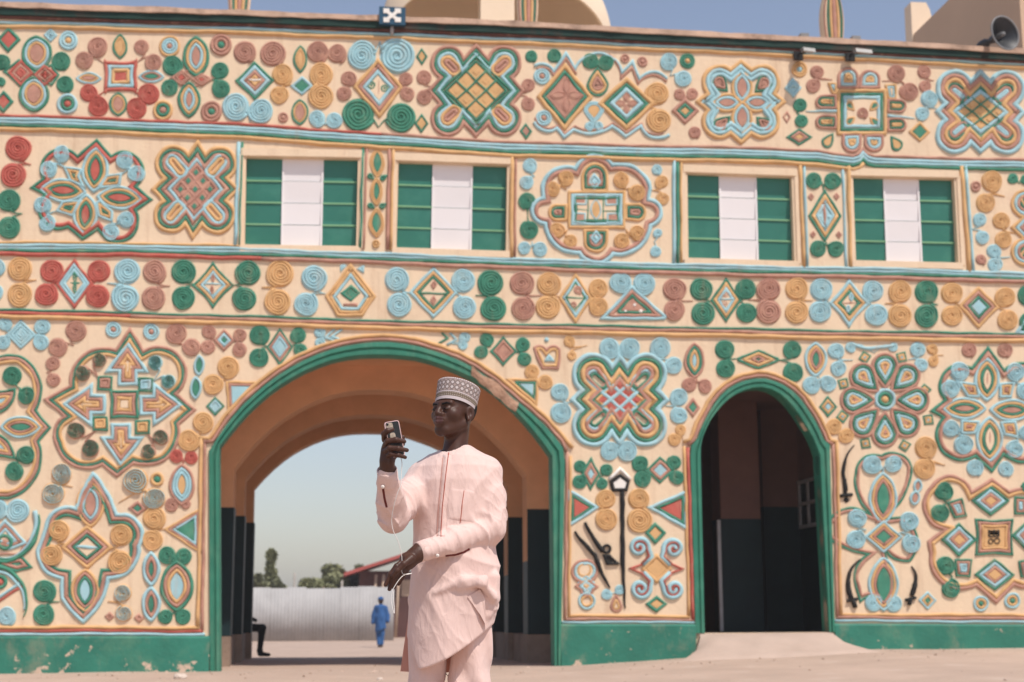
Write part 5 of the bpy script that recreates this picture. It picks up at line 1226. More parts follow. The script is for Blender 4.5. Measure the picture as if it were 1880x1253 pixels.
def chain(P, pts, rad, k=.01):
    d = None
    for i in range(len(pts)-1):
        e = cone(P, pts[i], pts[i+1], rad[i], rad[i+1]); d = e if d is None else smin(d, e, k)
    return d
def polygonise(f, lo, hi, h):
    """surface nets: one smooth closed surface where f = 0"""
    lo = np.asarray(lo, float); hi = np.asarray(hi, float); n = np.ceil((hi-lo)/h).astype(int)+1
    ax = [lo[i]+h*np.arange(n[i]) for i in range(3)]
    val = np.empty(n, np.float32); Yg, Zg = np.meshgrid(ax[1], ax[2], indexing='ij'); yz = np.stack([Yg.ravel(), Zg.ravel()], 1)
    st = max(1, int(400000/len(yz)))
    for i in range(0, n[0], st):
        xs_ = ax[0][i:i+st]; Pq = np.empty((len(xs_), len(yz), 3), np.float32); Pq[:, :, 0] = xs_[:, None]; Pq[:, :, 1:] = yz[None]
        val[i:i+st] = f(Pq.reshape(-1, 3)).reshape(len(xs_), n[1], n[2])
    s = val < 0
    c = np.zeros(np.array(s.shape)-1, np.int8)
    for dx in (0, 1):
        for dy in (0, 1):
            for dz in (0, 1): c += s[dx:n[0]-1+dx, dy:n[1]-1+dy, dz:n[2]-1+dz]
    act = (c > 0) & (c < 8); idx = -np.ones(act.shape, np.int64); I = np.argwhere(act); idx[act] = np.arange(len(I))
    acc = np.zeros((len(I), 3)); cnt = np.zeros(len(I))
    cor = [(a, b, d) for a in (0, 1) for b in (0, 1) for d in (0, 1)]
    for a in cor:
        for k in range(3):
            if a[k]: continue
            b = list(a); b[k] = 1
            va = val[I[:, 0]+a[0], I[:, 1]+a[1], I[:, 2]+a[2]]; vb = val[I[:, 0]+b[0], I[:, 1]+b[1], I[:, 2]+b[2]]
            m = (va < 0) != (vb < 0); t = np.where(m, va/np.where(m, va-vb, 1), 0)
            p = np.tile(np.array(a, float), (len(I), 1)); p[:, k] += t; acc[m] += p[m]; cnt[m] += 1
    V = lo+(I+acc/cnt[:, None])*h
    Fs = []
    for k in range(3):
        u, w = (k+1) % 3, (k+2) % 3
        sl0 = [slice(None)]*3; sl1 = [slice(None)]*3; sl0[k] = slice(0, -1); sl1[k] = slice(1, None)
        A = s[tuple(sl0)]; B = s[tuple(sl1)]; E = np.argwhere(A != B); E = E[(E[:, u] > 0) & (E[:, w] > 0) & (E[:, u] < n[u]-1) & (E[:, w] < n[w]-1)]
        q = []
        for du, dw in ((1, 1), (0, 1), (0, 0), (1, 0)):
            J = E.copy(); J[:, u] -= du; J[:, w] -= dw; q.append(idx[J[:, 0], J[:, 1], J[:, 2]])
        q = np.stack(q, 1); fl = ~A[E[:, 0], E[:, 1], E[:, 2]]; q[fl] = q[fl][:, ::-1]; Fs.append(q)
    return V, np.concatenate(Fs)
def mesh_np(name, parts, parent=None, mats=(), loc=(0, 0, 0), smooth=True, matfn=None):
    off = 0; VV = []; FF = []
    for V, Fq in parts: VV.append(V); FF.append(Fq+off); off += len(V)
    V = np.concatenate(VV)-np.asarray(loc); Fq = np.concatenate(FF)
    me = bpy.data.meshes.new(name); me.vertices.add(len(V)); me.vertices.foreach_set('co', V.astype(np.float32).ravel())
    me.loops.add(Fq.size); me.loops.foreach_set('vertex_index', Fq.ravel().astype(np.int32)); me.polygons.add(len(Fq)); me.polygons.foreach_set('loop_start', np.arange(0, Fq.size, 4, dtype=np.int32))
    me.update(calc_edges=True); me.validate()
    for m in mats: me.materials.append(m)
    me.polygons.foreach_set('use_smooth', np.full(len(me.polygons), smooth))
    if matfn is not None and len(me.polygons) == len(Fq):
        me.polygons.foreach_set('material_index', matfn(V[Fq].mean(1)+np.asarray(loc)).astype(np.int32))
    o = bpy.data.objects.new(name, me); return link(o, parent)

def facing(deg):
    """unit vectors (left-of-body on screen right, front, up) for a body turned deg to the left of facing us"""
    a = math.radians(deg); fr = -FWD*math.cos(a) - RT*math.sin(a); lat = RT*math.cos(a) - FWD*math.sin(a)
    return lat, fr
def skin_mat(name, col, rough=.5):
    m = mat(name, col, rough=rough, var=.12, scale=30, bump=.12, bscale=400, spec=.34); return m
skin_mat('skin_dark', (.066, .027, .0165), .44); skin_mat('lip_dark', (.085, .034, .030), .45); skin_mat('nail_pink', (.16, .075, .058), .4)

# ---- the standing man
base_pt = mp(832, 1480); GZ = 0.0
ctr = mp(832, 1000); mx0, my0 = float(ctr[0]), float(ctr[1])
man = empty('person', (mx0, my0, 0.0)); tag(man, 'person in a pale pink kaftan and patterned cap holding up a phone', 'person')
# head frame
hl, hf = facing(37)
tilt = math.radians(4); hup = UPV*math.cos(tilt) - hf*math.sin(tilt)*1.0; hf2 = hf*math.cos(tilt)+UPV*math.sin(tilt)
roll_h = math.radians(-2)
HM = np.stack([hl, hf2, hup], 1)
chin = mp(829.5, 802, -.02)                # chin level on the neck axis
HS = .935
def H(P): return ((P-chin.astype(np.float32))@HM.astype(np.float32))/HS
def headf(P):
    q = H(P); x = np.abs(q[:, 0]); q2 = np.stack([x, q[:, 1], q[:, 2]], 1)
    d = ell(q, (0, -.020, .135), (.073, .092, .092))
    d = smin(d, ell(q, (0, .028, .072), (.056, .060, .078)), .02)
    d = smin(d, cone(q2, (.050, -.012, .050), (.018, .058, .014), .020, .018), .022)
    d = smin(d, ell(q, (0, .062, .017), (.027, .020, .018)), .015)
    d = smin(d, ell(q2, (.044, .046, .082), (.023, .027, .025)), .02)
    d = smin(d, cone(q2, (.0, .081, .122), (.040, .066, .125), .012, .012), .014)
    d = smax(d, -ell(q2, (.032, .099, .103), (.019, .020, .011)), .014)
    d = smin(d, ell(q2, (.031, .0730, .101), (.0150, .0118, .0120)), .007)
    d = smin(d, cone(q, (0, .080, .116), (0, .097, .083), .0085, .0125), .010)
    d = smin(d, ell(q, (0, .097, .0795), (.0145, .0120, .0112)), .006)
    d = smin(d, ell(q2, (.0180, .087, .0765), (.0110, .012, .0095)), .006)
    d = smin(d, ell(q, (0, .084, .053), (.030, .016, .024)), .012)
    d = smin(d, cone(q2, (.0, .0985, .0605), (.024, .085, .0555), .0075, .0045), .004)
    d = smin(d, cone(q2, (.0, .0965, .0455), (.021, .085, .0495), .0090, .0045), .004)
    d = smax(d, -cone(q2, (.0, .1085, .0535), (.027, .091, .0525), .0030, .0022), .003)
    d = smin(d, ell(q2, (.0745, -.020, .094), (.0085, .020, .032), np.array([[.93, -.37, 0], [.37, .93, 0], [0, 0, 1]])), .005)
    d = smax(d, -ell(q2, (.0815, -.013, .096), (.007, .0095, .016)), .004)
    d = smin(d, ell(q2, (.076, -.010, .068), (.007, .009, .010)), .005)
    nk = cone(q, (0, -.035, .060), (0, -.026, -.10), .049, .047)
    d = smin(d, nk, .020); d = smin(d, cone(q, (0, -.030, -.08), (0, -.04, -.16), .05, .085), .03)
    d = smin(d, cone(q2, (.036, -.03, .03), (.012, .010, -.095), .014, .012), .02)
    return d*HS
lo = chin-np.array([.17, .17, .17]); hi = chin+np.array([.17, .17, .25])
PARTS = [polygonise(headf, lo, hi, .0028)]
def world_h(p): return chin + HM@(np.asarray(p)*HS)

# arms and hands
sh_r = mp(778, 876, .03); el_r = mp(722, 952, -.16); wr_r = mp(711, 868, -.30)
sh_l = mp(892, 866, .02); el_l = mp(901, 972, -.04); wr_l = mp(772, 1013, -.20)
s5 = (MAN_D-.30)/FPX     # metres per photo px near the hands
# phone hand
kn = {}
FING_R = [ # middle, ring, little, index chains
 [(707, 818, -.335), (712, 810, -.360), (727, 808, -.366), (742, 811, -.352)],
 [(707, 829, -.335), (715, 823, -.362), (731, 824, -.368), (747, 827, -.353)],
 [(710, 839, -.333), (717, 834, -.358), (731, 836, -.362), (744, 840, -.350)],
 [(706, 808, -.330), (705, 797, -.352), (712, 791, -.362), (720, 789, -.358)]]
THUMB_R = [(717, 845, -.315), (728, 832, -.295), (738, 815, -.290), (739, 803, -.292)]
def hand_rf(P):
    d = chain(P, [el_r, wr_r, mp(711, 850, -.315)], [.042, .027, .026], .02)
    d = smin(d, ell(P, mp(710, 834, -.322), (.023, .021, .048), None), .02)
    for i, c in enumerate(FING_R):
        r0 = (.0098, .0092, .0082, .0096)[i]
        d = smin(d, chain(P, [mp(*p) for p in c], [r0*1.12, r0*1.06, r0, r0*.82], .004), .005)
    d = smin(d, chain(P, [mp(*p) for p in THUMB_R], [.014, .0115, .0105, .0085], .004), .008)
    return d
lo = mp(722, 860, -.32)-np.array([.11, .12, .10]); hi = mp(722, 800, -.32)+np.array([.12, .12, .09])
PARTS.append(polygonise(hand_rf, lo, hi, .0022))
FING_L = [
 [(742, 1030, -.235), (728, 1040, -.255), (717, 1055, -.262), (708, 1074, -.262)],
 [(745, 1035, -.225), (733, 1045, -.248), (723, 1062, -.254), (715, 1082, -.252)],
 [(749, 1038, -.215), (739, 1049, -.236), (730, 1064, -.242), (723, 1079, -.240)],
 [(752, 1039, -.205), (745, 1051, -.224), (738, 1061, -.229), (732, 1073, -.228)]]
THUMB_L = [(755, 1025, -.245), (741, 1036, -.272), (729, 1048, -.278), (722, 1058, -.274)]
def hand_lf(P):
    d = chain(P, [el_l, wr_l, mp(764, 1019, -.21)], [.042, .027, .026], .02)
    d = smin(d, chain(P, [mp(768, 1016, -.21), mp(748, 1030, -.222)], [.027, .030], .01), .018)
    d = smin(d, chain(P, [mp(745, 1027, -.237), mp(753, 1036, -.208)], [.0165, .0155], .01), .018)
    for i, c in enumerate(FING_L):
        r0 = (.0096, .0098, .0092, .0082)[i]
        d = smin(d, chain(P, [mp(*p) for p in c], [r0*1.18, r0*1.06, r0, r0*.78], .004), .005)
    d = smin(d, chain(P, [mp(*p) for p in THUMB_L], [.014, .0115, .0105, .0085], .004), .008)
    return d
lo = mp(742, 1092, -.23)-np.array([.10, .13, .02]); hi = mp(775, 1000, -.23)+np.array([.08, .13, .03])
PARTS.append(polygonise(hand_lf, lo, hi, .0022))
# hidden core: torso, hips, legs, feet on the ground
tl_, tf_ = facing(22)
hip = np.array([*mp(828, 1100)[:2], .92])
LEG = []
for px, sx in ((782, -1), (866, 1)):
    b_ = mp(px-(2 if sx < 0 else 0), 1262, 0); LEG.append((mp(px+(12 if sx < 0 else -8), 1110, 0), b_, np.array([*(b_+RT*sx*.006)[:2], .085])))
(hipR, kneeR, ankR), (hipL, kneeL, ankL) = LEG
chest = mp(835, 890, .04)
def coref(P):
    d = chain(P, [world_h((0, -.06, -.09)), chest, hip+np.array([0, 0, .06])], [.055, .115, .115], .05)
    for a, b, c in ((hipL, kneeL, ankL), (hipR, kneeR, ankR)): d = smin(d, chain(P, [a, b, c], [.062, .046, .034], .03), .03)
    for a, b in ((sh_l, el_l), (sh_r, el_r)): d = smin(d, cone(P, a, b, .045, .038), .03)
    d = smin(d, cone(P, sh_l, sh_r, .045, .045), .04)
    for a in (ankL, ankR): d = smin(d, chain(P, [a, a*np.array([1, 1, 0])+tf_*.02+UPV*.05, a*np.array([1, 1, 0])+tf_*.15+UPV*.032], [.036, .042, .028], .02), .02)
    return d
PARTS.append(polygonise(coref, (mx0-.35, my0-.4, -.0), (mx0+.35, my0+.3, 1.56), .011))
def lipmat(C):
    q = H(C.astype(np.float32)); z = q[:, 2]; return ((q[:, 1] > .0835) & (np.abs(q[:, 0]) < .026-.35*np.abs(z-.053)) & (z > .037) & (z < .0665)).astype(int)
body = mesh_np('body', PARTS, man, (MATS['skin_dark'], MATS['lip_dark']), (mx0, my0, 0), matfn=lipmat)
mat('eye_white', (.085, .06, .05), rough=.25, var=.02, bump=0); mat('eye_dark', (.012, .008, .006), rough=.15, var=0, bump=0); mat('hair_black', (.010, .009, .009), rough=.85, var=.3, scale=300, bump=.8, bscale=500)
for s in (-1, 1):
    c = world_h((s*.031, .0808, .0995)); ef = polygonise(lambda P: ell(P, c, (.0125, .0092, .0034), HM), c-.016, c+.016, .0016)
    mesh_np('eye', [ef], body, (MATS['eye_dark'], MATS['eye_white']), (mx0, my0, 0), matfn=lambda C: (np.abs(H(C.astype(np.float32))[:, 0]-s*.029+.001) > .0062).astype(int))
    c2 = world_h((s*.033, .0835, .1195))
    bf = polygonise(lambda P: smin(cone(P, world_h((s*.016, .0895, .1185)), world_h((s*.034, .0845, .1235)), .0032, .0034), cone(P, world_h((s*.034, .0845, .1235)), world_h((s*.049, .0690, .1195)), .0034, .0020), .002), c2-.03, c2+.03, .0016)
    mesh_np('eyebrow', [bf], body, (MATS['hair_black'],), (mx0, my0, 0))
def hairf(P):
    q = H(P); d = ell(q, (0, -.022, .135), (.0765, .0965, .0955)); d = smax(d, -(ell(q, (0, -.020, .135), (.0725, .0905, .0905))), .002)
    x = np.abs(q[:, 0]); lim = np.where(q[:, 1] > -.02, .128+(q[:, 1]+.02)*.9, .128+(q[:, 1]+.02)*.75)
    d = smax(d, lim-q[:, 2], .004); d = smax(d, -ell(np.stack([x, q[:, 1], q[:, 2]], 1), (.080, -.016, .098), (.022, .026, .036)), .003)
    return d*HS
c = world_h((0, -.02, .13)); mesh_np('hair', [polygonise(hairf, c-.13, c+.13, .003)], body, (MATS['hair_black'],), (mx0, my0, 0))

# cap: stiff, slightly flared drum tipped back
def cap_mat():
    m = bpy.data.materials.new('cap_weave'); m.use_nodes = True; nt = m.node_tree; n = nt.nodes; l = nt.links; b = n['Principled BSDF']; b.inputs['Roughness'].default_value = .9; b.inputs['Specular IOR Level'].default_value = .1
    uv = n.new('ShaderNodeUVMap'); sp = n.new('ShaderNodeSeparateXYZ'); l.new(uv.outputs[0], sp.inputs[0])
    def M(op, a, b_=None, c=None):
        q = n.new('ShaderNodeMath'); q.operation = op
        for i, v in enumerate((a, b_, c)):
            if v is None: continue
            if isinstance(v, (int, float)): q.inputs[i].default_value = v
            else: l.new(v, q.inputs[i])
        return q.outputs[0]
    U, Vv = sp.outputs[0], sp.outputs[1]
    def cell(u, v):
        a = M('SUBTRACT', M('FRACT', u), .5); c = M('SUBTRACT', M('FRACT', v), .5); return a, c
    a, c = cell(M('MULTIPLY', U, 26), M('ADD', M('MULTIPLY', Vv, 4.35), .28)); r = M('SQRT', M('ADD', M('MULTIPLY', a, a), M('MULTIPLY', c, c)))
    dia = M('ADD', M('ABSOLUTE', a), M('ABSOLUTE', c))
    white = M('LESS_THAN', dia, .30); ring = M('MULTIPLY', M('GREATER_THAN', r, .36), M('LESS_THAN', r, .47)); dot = M('LESS_THAN', r, .07)
    a2, c2 = cell(M('MULTIPLY', U, 60), M('MULTIPLY', Vv, 10)); sq = M('LESS_THAN', M('ADD', M('ABSOLUTE', a2), M('ABSOLUTE', c2)), .33)
    band = M('MULTIPLY', M('GREATER_THAN', Vv, .09), M('LESS_THAN', Vv, .29)); rim = M('ADD', M('LESS_THAN', Vv, .09), M('MULTIPLY', M('GREATER_THAN', Vv, .29), M('LESS_THAN', Vv, .34)))
    topb = M('GREATER_THAN', Vv, .88)
    def mix(f, A, B):
        q = n.new('ShaderNodeMix'); q.data_type = 'RGBA'; l.new(f, q.inputs[0])
        for i, v in ((6, A), (7, B)):
            if isinstance(v, tuple): q.inputs[i].default_value = (*v, 1)
            else: l.new(v, q.inputs[i])
        return q.outputs[2]
    col = mix(ring, (.34, .265, .245), (.115, .10, .092)); col = mix(white, col, (.58, .53, .52)); col = mix(dot, col, (.2, .16, .15))
    bc = mix(sq, (.15, .115, .085), (.40, .34, .29)); col = mix(band, col, bc); tc_ = mix(sq, (.26, .20, .19), (.64, .58, .56)); col = mix(topb, col, tc_); col = mix(rim, col, (.52, .45, .45))
    l.new(col, b.inputs['Base Color']); no = n.new('ShaderNodeTexNoise'); no.inputs['Scale'].default_value = 260; g_ = n.new('ShaderNodeNewGeometry'); l.new(g_.outputs[0], no.inputs[0]); bp = n.new('ShaderNodeBump'); bp.inputs[0].default_value = .5; bp.inputs[1].default_value = .003; l.new(no.outputs[0], bp.inputs['Height']); l.new(bp.outputs[0], b.inputs['Normal'])
    return m
capm = cap_mat()
cu = (hup*math.cos(math.radians(11)) - hf2*math.sin(math.radians(11))); cf = hf2*math.cos(math.radians(11))+hup*math.sin(math.radians(11)); cc = world_h((0, -.016, .130))
V = []; UVs = []; n = 64; rows = [(-.004, .0), (.0, .0), (.018, .2), (.045, .52), (.070, .82), (.082, .97)]
for (hh, vv) in rows:
    fl = 1+hh*.55
    for k in range(n+1):
        an = 2*PI*k/n; wob_ = 1+.008*math.sin(an*3+hh*20)
        V.append(cc + (hl*math.cos(an)*.0735 + cf*math.sin(an)*.0900)*fl*wob_ + cu*(hh+.002*math.sin(an*2))); UVs.append((k/n, vv))
V = [Vector(v)-Vector((mx0, my0, 0)) for v in V]; w = n+1
Fc = [(i*w+k, i*w+k+1, (i+1)*w+k+1, (i+1)*w+k) for i in range(len(rows)-1) for k in range(n)]
r0 = len(V)
for f_, dz in ((.96, .003), (.80, .004), (.4, .001), (.02, -.002)):
    for k in range(n+1):
        an = 2*PI*k/n; V.append(Vector(cc + (hl*math.cos(an)*.0735 + cf*math.sin(an)*.0900)*1.045*f_ + cu*(.082+dz))-Vector((mx0, my0, 0))); UVs.append((k/n, .97+.0*f_))
rr0 = [(len(rows)-1)*w] + [r0+i*w for i in range(4)]
for a_, b2 in zip(rr0[:-1], rr0[1:]): Fc += [(a_+k, a_+k+1, b2+k+1, b2+k) for k in range(n)]
me = bpy.data.meshes.new('cap'); me.from_pydata(V, [], Fc); uvl = me.uv_layers.new(name='UVMap')
for lp_ in me.loops: uvl.data[lp_.index].uv = UVs[lp_.vertex_index]
me.materials.append(capm); me.polygons.foreach_set('use_smooth', [True]*len(me.polygons)); cap_o = bpy.data.objects.new('cap', me); link(cap_o, man)

# kaftan
def cloth_mat(name, col, sheen=.2):
    m = mat(name, col, rough=.85, var=.05, scale=9, bump=.0, spec=.15); nt = m.node_tree; n = nt.nodes; l = nt.links; b = n['Principled BSDF']
    g_ = n.new('ShaderNodeNewGeometry'); mpn = n.new('ShaderNodeMapping'); mpn.inputs['Scale'].default_value = (1, 1, .45); l.new(g_.outputs['Position'], mpn.inputs[0])
    acc = None
    for sc0, w_, dist in ((7, 1.0, .6), (16, .45, .9), (34, .16, .6)):
        n1 = n.new('ShaderNodeTexNoise'); n1.inputs['Scale'].default_value = sc0; n1.inputs['Detail'].default_value = 2; n1.inputs['Distortion'].default_value = dist; l.new(mpn.outputs[0], n1.inputs[0])
        s1 = n.new('ShaderNodeMath'); s1.operation = 'SUBTRACT'; s1.inputs[1].default_value = .5; l.new(n1.outputs[0], s1.inputs[0])
        s2 = n.new('ShaderNodeMath'); s2.operation = 'ABSOLUTE'; l.new(s1.outputs[0], s2.inputs[0])
        s3 = n.new('ShaderNodeMath'); s3.operation = 'MULTIPLY_ADD'; s3.inputs[1].default_value = -w_; l.new(s2.outputs[0], s3.inputs[0])
        if acc is None: s3.inputs[2].default_value = 0
        else: l.new(acc, s3.inputs[2])
        acc = s3.outputs[0]
    n2 = n.new('ShaderNodeTexNoise'); n2.inputs['Scale'].default_value = 420; l.new(g_.outputs['Position'], n2.inputs[0])
    ad = n.new('ShaderNodeMath'); ad.operation = 'MULTIPLY_ADD'; ad.inputs[1].default_value = .03; l.new(n2.outputs[0], ad.inputs[0]); l.new(acc, ad.inputs[2])
    bp = n.new('ShaderNodeBump'); bp.inputs[0].default_value = .60; bp.inputs[1].default_value = .030; l.new(ad.outputs[0], bp.inputs['Height']); l.new(bp.outputs[0], b.inputs['Normal'])
    b.inputs['Sheen Weight'].default_value = sheen
    return m
cloth_mat('kaftan_pink', (.71, .515, .46)); cloth_mat('lining_pink', (.58, .30, .235)); mat('thread_red', (.42, .085, .05), var=.1)
mat('button_white', (.75, .68, .62), var=.03, bump=0)
tl, tf = facing(20); TM = np.stack([tl, tf, UPV], 1)
# body sections measured at heights: (pixel y, left edge px, right edge px, depth radius)
SEC = [(817, 826, 860, .046), (826, 808, 872, .058), (840, 786, 896, .084), (858, 768, 908, .106), (885, 759, 911, .122), (930, 758, 906, .128), (985, 759, 906, .126), (1030, 757, 914, .132), (1080, 752, 917, .140), (1125, 750, 910, .142), (1170, 747, 904, .145), (1215, 745, 902, .147), (1250, 744, 902, .15)]
sec = []
for y, a, b_, dr in SEC:
    A, B = mp(a, y), mp(b_, y); sec.append(((A[2]+B[2])/2, *(((A+B)/2)[:2]), np.linalg.norm(B-A)/2, dr))
sec = np.array(sorted(sec)); 
def rdg(ph, p=3): return (1-np.abs(np.sin(ph)))**p
def folds(P):
    q = (P-np.array([mx0, my0, 1.0], np.float32))@TM.astype(np.float32); x, y, z = q[:, 0], q[:, 1], q[:, 2]
    f = -.0080*rdg(x*13+1.9*np.sin(z*4+1)+.8*np.sin(z*11+x*9), 2)*np.clip((.12-z)*4, 0, 1)                          # long drop folds of the skirt
    f -= .0085*rdg((x*.75+z*.66)*13+1.8*np.sin(x*7+z*4)+.9*np.sin(z*15-x*6), 2)*np.exp(-((z+.02)**2)/.035)*np.clip(.35+x*3, 0, 1)   # pull towards the hip
    f -= .0065*rdg((z*.85-x*.53)*15+1.6*np.sin(x*9+2), 2)*np.exp(-((z-.27)**2)/.02)                    # pull across the chest
    f -= .0060*rdg(x*19+z*7+1.8*np.sin(z*9), 2)*np.exp(-((z-.42)**2)/.02)
    f -= .0028*rdg((x*.4+z*.9)*19+2.4*np.sin(x*11+z*5)+1.2*np.sin(x*23), 3)*np.clip((.05-z)*3, 0, 1)
    return f.astype(np.float32)
hemA, hemB = mp(768, 1230, -.14), mp(890, 1160, -.14)
def kaf(P):
    z = P[:, 2]; cx = np.interp(z, sec[:, 0], sec[:, 1]); cy = np.interp(z, sec[:, 0], sec[:, 2]); rx = np.interp(z, sec[:, 0], sec[:, 3]); ry = np.interp(z, sec[:, 0], sec[:, 4])
    q = np.stack([P[:, 0]-cx, P[:, 1]-cy], 1).astype(np.float32); u = q@RT[:2].astype(np.float32); v = q@FWD[:2].astype(np.float32)
    k = np.sqrt((u/rx)**2+(v/ry)**2)+1e-6; d = ((k-1)*np.minimum(rx, ry)*.92).astype(np.float32)
    d = np.maximum(d, (z-sec[-1, 0]))
    d = smin(d, chain(P, [mp(800, 858, .02), sh_r, (sh_r+el_r)/2, el_r], [.045, .056, .058, .053], .03), .022)
    d = smin(d, chain(P, [mp(874, 852, .02), sh_l, (sh_l+el_l)/2, el_l], [.042, .054, .060, .054], .03), .020)
    fr_ = chain(P, [el_r, (el_r*.55+wr_r*.45), wr_r+np.array([0, 0, -.008])], [.055, .046, .031], .02)
    d = smin(d, fr_, .010)
    fl_ = chain(P, [el_l, (el_l*.5+wr_l*.5), wr_l+RT*.012], [.055, .046, .033], .02)
    d = smin(d, fl_, .007)
    return d
def arm_wrinkle(P):
    f = np.zeros(len(P), np.float32)
    for a, b, e in ((sh_r, el_r, el_r), (el_r, wr_r, el_r), (sh_l, el_l, el_l), (el_l, wr_l, el_l)):
        ab = (b-a).astype(np.float32); L = float(np.linalg.norm(ab)); t = ((P-a.astype(np.float32))@ab)/L
        r = np.linalg.norm(P-a.astype(np.float32)-np.outer(t/L, ab), axis=1); near = np.exp(-np.maximum(0, r-.06)**2/.0006)*np.clip(np.minimum(t, L-t)/.04+.5, 0, 1)
        ph = P@np.array([31., 23., 17.], np.float32); de = np.linalg.norm(P-e.astype(np.float32), axis=1)
        f -= (.0090*rdg(t*27+2.1*np.sin(ph*.55)+ph*.55+1.1*np.sin(t*21+ph), 2)*near*np.clip(np.exp(-(de/.11)**2)+.28, 0, 1)).astype(np.float32)
        f -= (.0026*rdg(t*41-ph*.8+2.2*np.sin(ph*.5+1), 3)*near).astype(np.float32)
    return f
def kaftan_f(P):
    d = kaf(P)+folds(P)+arm_wrinkle(P)
    # slanted front hem, the right corner caught up
    hx = ((P-hemA.astype(np.float32))@RT.astype(np.float32))/float((hemB-hemA)@RT)
    hz = hemA[2]+(hemB[2]-hemA[2])*np.clip(hx, -.2, 1.2)**1.35 if False else hemA[2]+(hemB[2]-hemA[2])*np.sign(hx)*np.abs(hx)**1.5
    hz = np.where(hx < 0, hemA[2]+np.abs(hx)*.55, hz)
    d = smax(d, (hz-P[:, 2]).astype(np.float32)*.8, .006)
    # gathered swag over the hip pocket on the right
    g1, g2, g3 = mp(845, 1078, -.145), mp(885, 1072, -.15), mp(906, 1098, -.09)
    d = smin(d, chain(P, [g1, g2, g3], [.003, .012, .016], .02), .026)
    d = smin(d, chain(P, [mp(800, 1088, -.135), mp(850, 1066, -.15), mp(890, 1062, -.14)], [.001, .008, .012], .02), .026)
    d = smin(d, chain(P, [mp(908, 1060, -.06), mp(904, 1098, -.05), mp(894, 1128, -.07)], [.020, .024, .012], .02), .02)
    return d
lo = np.array([mx0-.36, my0-.50, .58]); hi = np.array([mx0+.30, my0+.24, 1.53])
def open_neck(P):
    d = kaftan_f(P)
    q = H(P); nk = smin(cone(q, (0, -.026, -.050), (0, -.040, .12), .0545, .075), cone(q, (0, .004, -.060), (0, .0, .12), .038, .08), .02)*HS
    return smax(d, -nk, .004)
kv = polygonise(open_neck, lo, hi, .0042)
kaftan = mesh_np('kaftan', [kv], man, (MATS['kaftan_pink'],), (mx0, my0, 0))
# trousers
KN = [mp(782, 1253, -.02), mp(868, 1253, 0)]
def trf(P):
    d = None
    for px, sx in ((782, -1), (866, 1)):
        a = mp(px+(8 if sx < 0 else -6), 1110, 0); b = mp(px-(2 if sx < 0 else 0), 1262, 0); c = np.array([*(b+RT*sx*.006)[:2], .12])
        e = chain(P, [a, b, c], [.080, .0635 if sx < 0 else .074, .060 if sx < 0 else .068], .03); d = e if d is None else smin(d, e, .004)
    f = .005*np.sin(P[:, 2]*40+P[:, 0]*60+2*np.sin(P[:, 2]*13))+.004*np.sin(P@np.array([70., 20., 16.], np.float32))
    return np.maximum(d+f, np.maximum(.10-P[:, 2], P[:, 2]-.93)).astype(np.float32)
mesh_np('trousers', [polygonise(trf, (mx0-.28, my0-.25, .08), (mx0+.28, my0+.25, .96), .008)], man, (MATS['kaftan_pink'],), (mx0, my0, 0))
# back panel of the kaftan hanging behind the legs
def panel(name, pts, dy, m, parent, th=.004):
    P0 = [mp(p[0], p[1], dy+(p[2] if len(p) > 2 else 0)) for p in pts]; P1 = [p+FWD*th for p in P0]; n = len(pts); mb = MB()
    mb.add([tuple(p) for p in P0]+[tuple(p) for p in P1], [tuple(range(n)), tuple(range(2*n-1, n-1, -1))]+[(i, n+i, n+(i+1) % n, (i+1) % n) for i in range(n)], m); return mb.build(name, parent)
panel('back_panel', [(757, 1090), (900, 1090), (897, 1225), (860, 1230), (829, 1234), (812, 1236), (790, 1236), (735, 1233), (741, 1190), (750, 1130)], .105, MATS['lining_pink'], man)

# details laid on the cloth, found by casting onto it
from mathutils.bvhtree import BVHTree
bv = BVHTree.FromPolygons([tuple(v) for v in kv[0]], [tuple(f) for f in kv[1]])
def onto(px, py, lift=.003):
    d = Vector(ray(px, py)).normalized(); h = bv.ray_cast(Vector(CAM), d)
    if h[0] is None: return Vector(mp(px, py, -.13))
    nn = h[1] if h[1].dot(d) < 0 else -h[1]; return h[0]+nn*lift
def ribbon(name, path, wpx, m, lift=.003, n=40, parent=None, back=.004):
    L = [0]
    for i in range(1, len(path)): L.append(L[-1]+math.hypot(path[i][0]-path[i-1][0], path[i][1]-path[i-1][1]))
    t = np.linspace(0, L[-1], n); xs_ = np.interp(t, L, [p[0] for p in path]); ys_ = np.interp(t, L, [p[1] for p in path]); V = []
    for i in range(n):
        j0, j1 = max(0, i-1), min(n-1, i+1); dx, dy = xs_[j1]-xs_[j0], ys_[j1]-ys_[j0]; l_ = math.hypot(dx, dy) or 1; nx, ny = -dy/l_, dx/l_
        for u, lf in ((-.5, -back), (-.5, lift), (0, lift*1.05), (.5, lift), (.5, -back)): V.append(onto(xs_[i]+nx*wpx*u, ys_[i]+ny*wpx*u, lf))
    mb = MB(); mb.add([tuple(v) for v in V], [(i*5+k, (i+1)*5+k, (i+1)*5+k+1, i*5+k+1) for i in range(n-1) for k in range(4)]+[(0, 1, 2, 3, 4), tuple((n-1)*5+k for k in (4, 3, 2, 1, 0))], m, True); return mb.build(name, parent or kaftan)
ribbon('placket', [(821, 836), (817, 880), (812, 930), (810, 985)], 15, MATS['kaftan_pink'], .0014, back=.001)
ribbon('placket_stitching', [(824, 832), (819, 870), (812.5, 930), (809.5, 986)], 1.2, MATS['thread_red'], .0030)
ribbon('placket_edge', [(813.5, 840), (809, 890), (804.5, 940), (802.5, 985)], 1.0, MATS['lining_pink'], .0024)
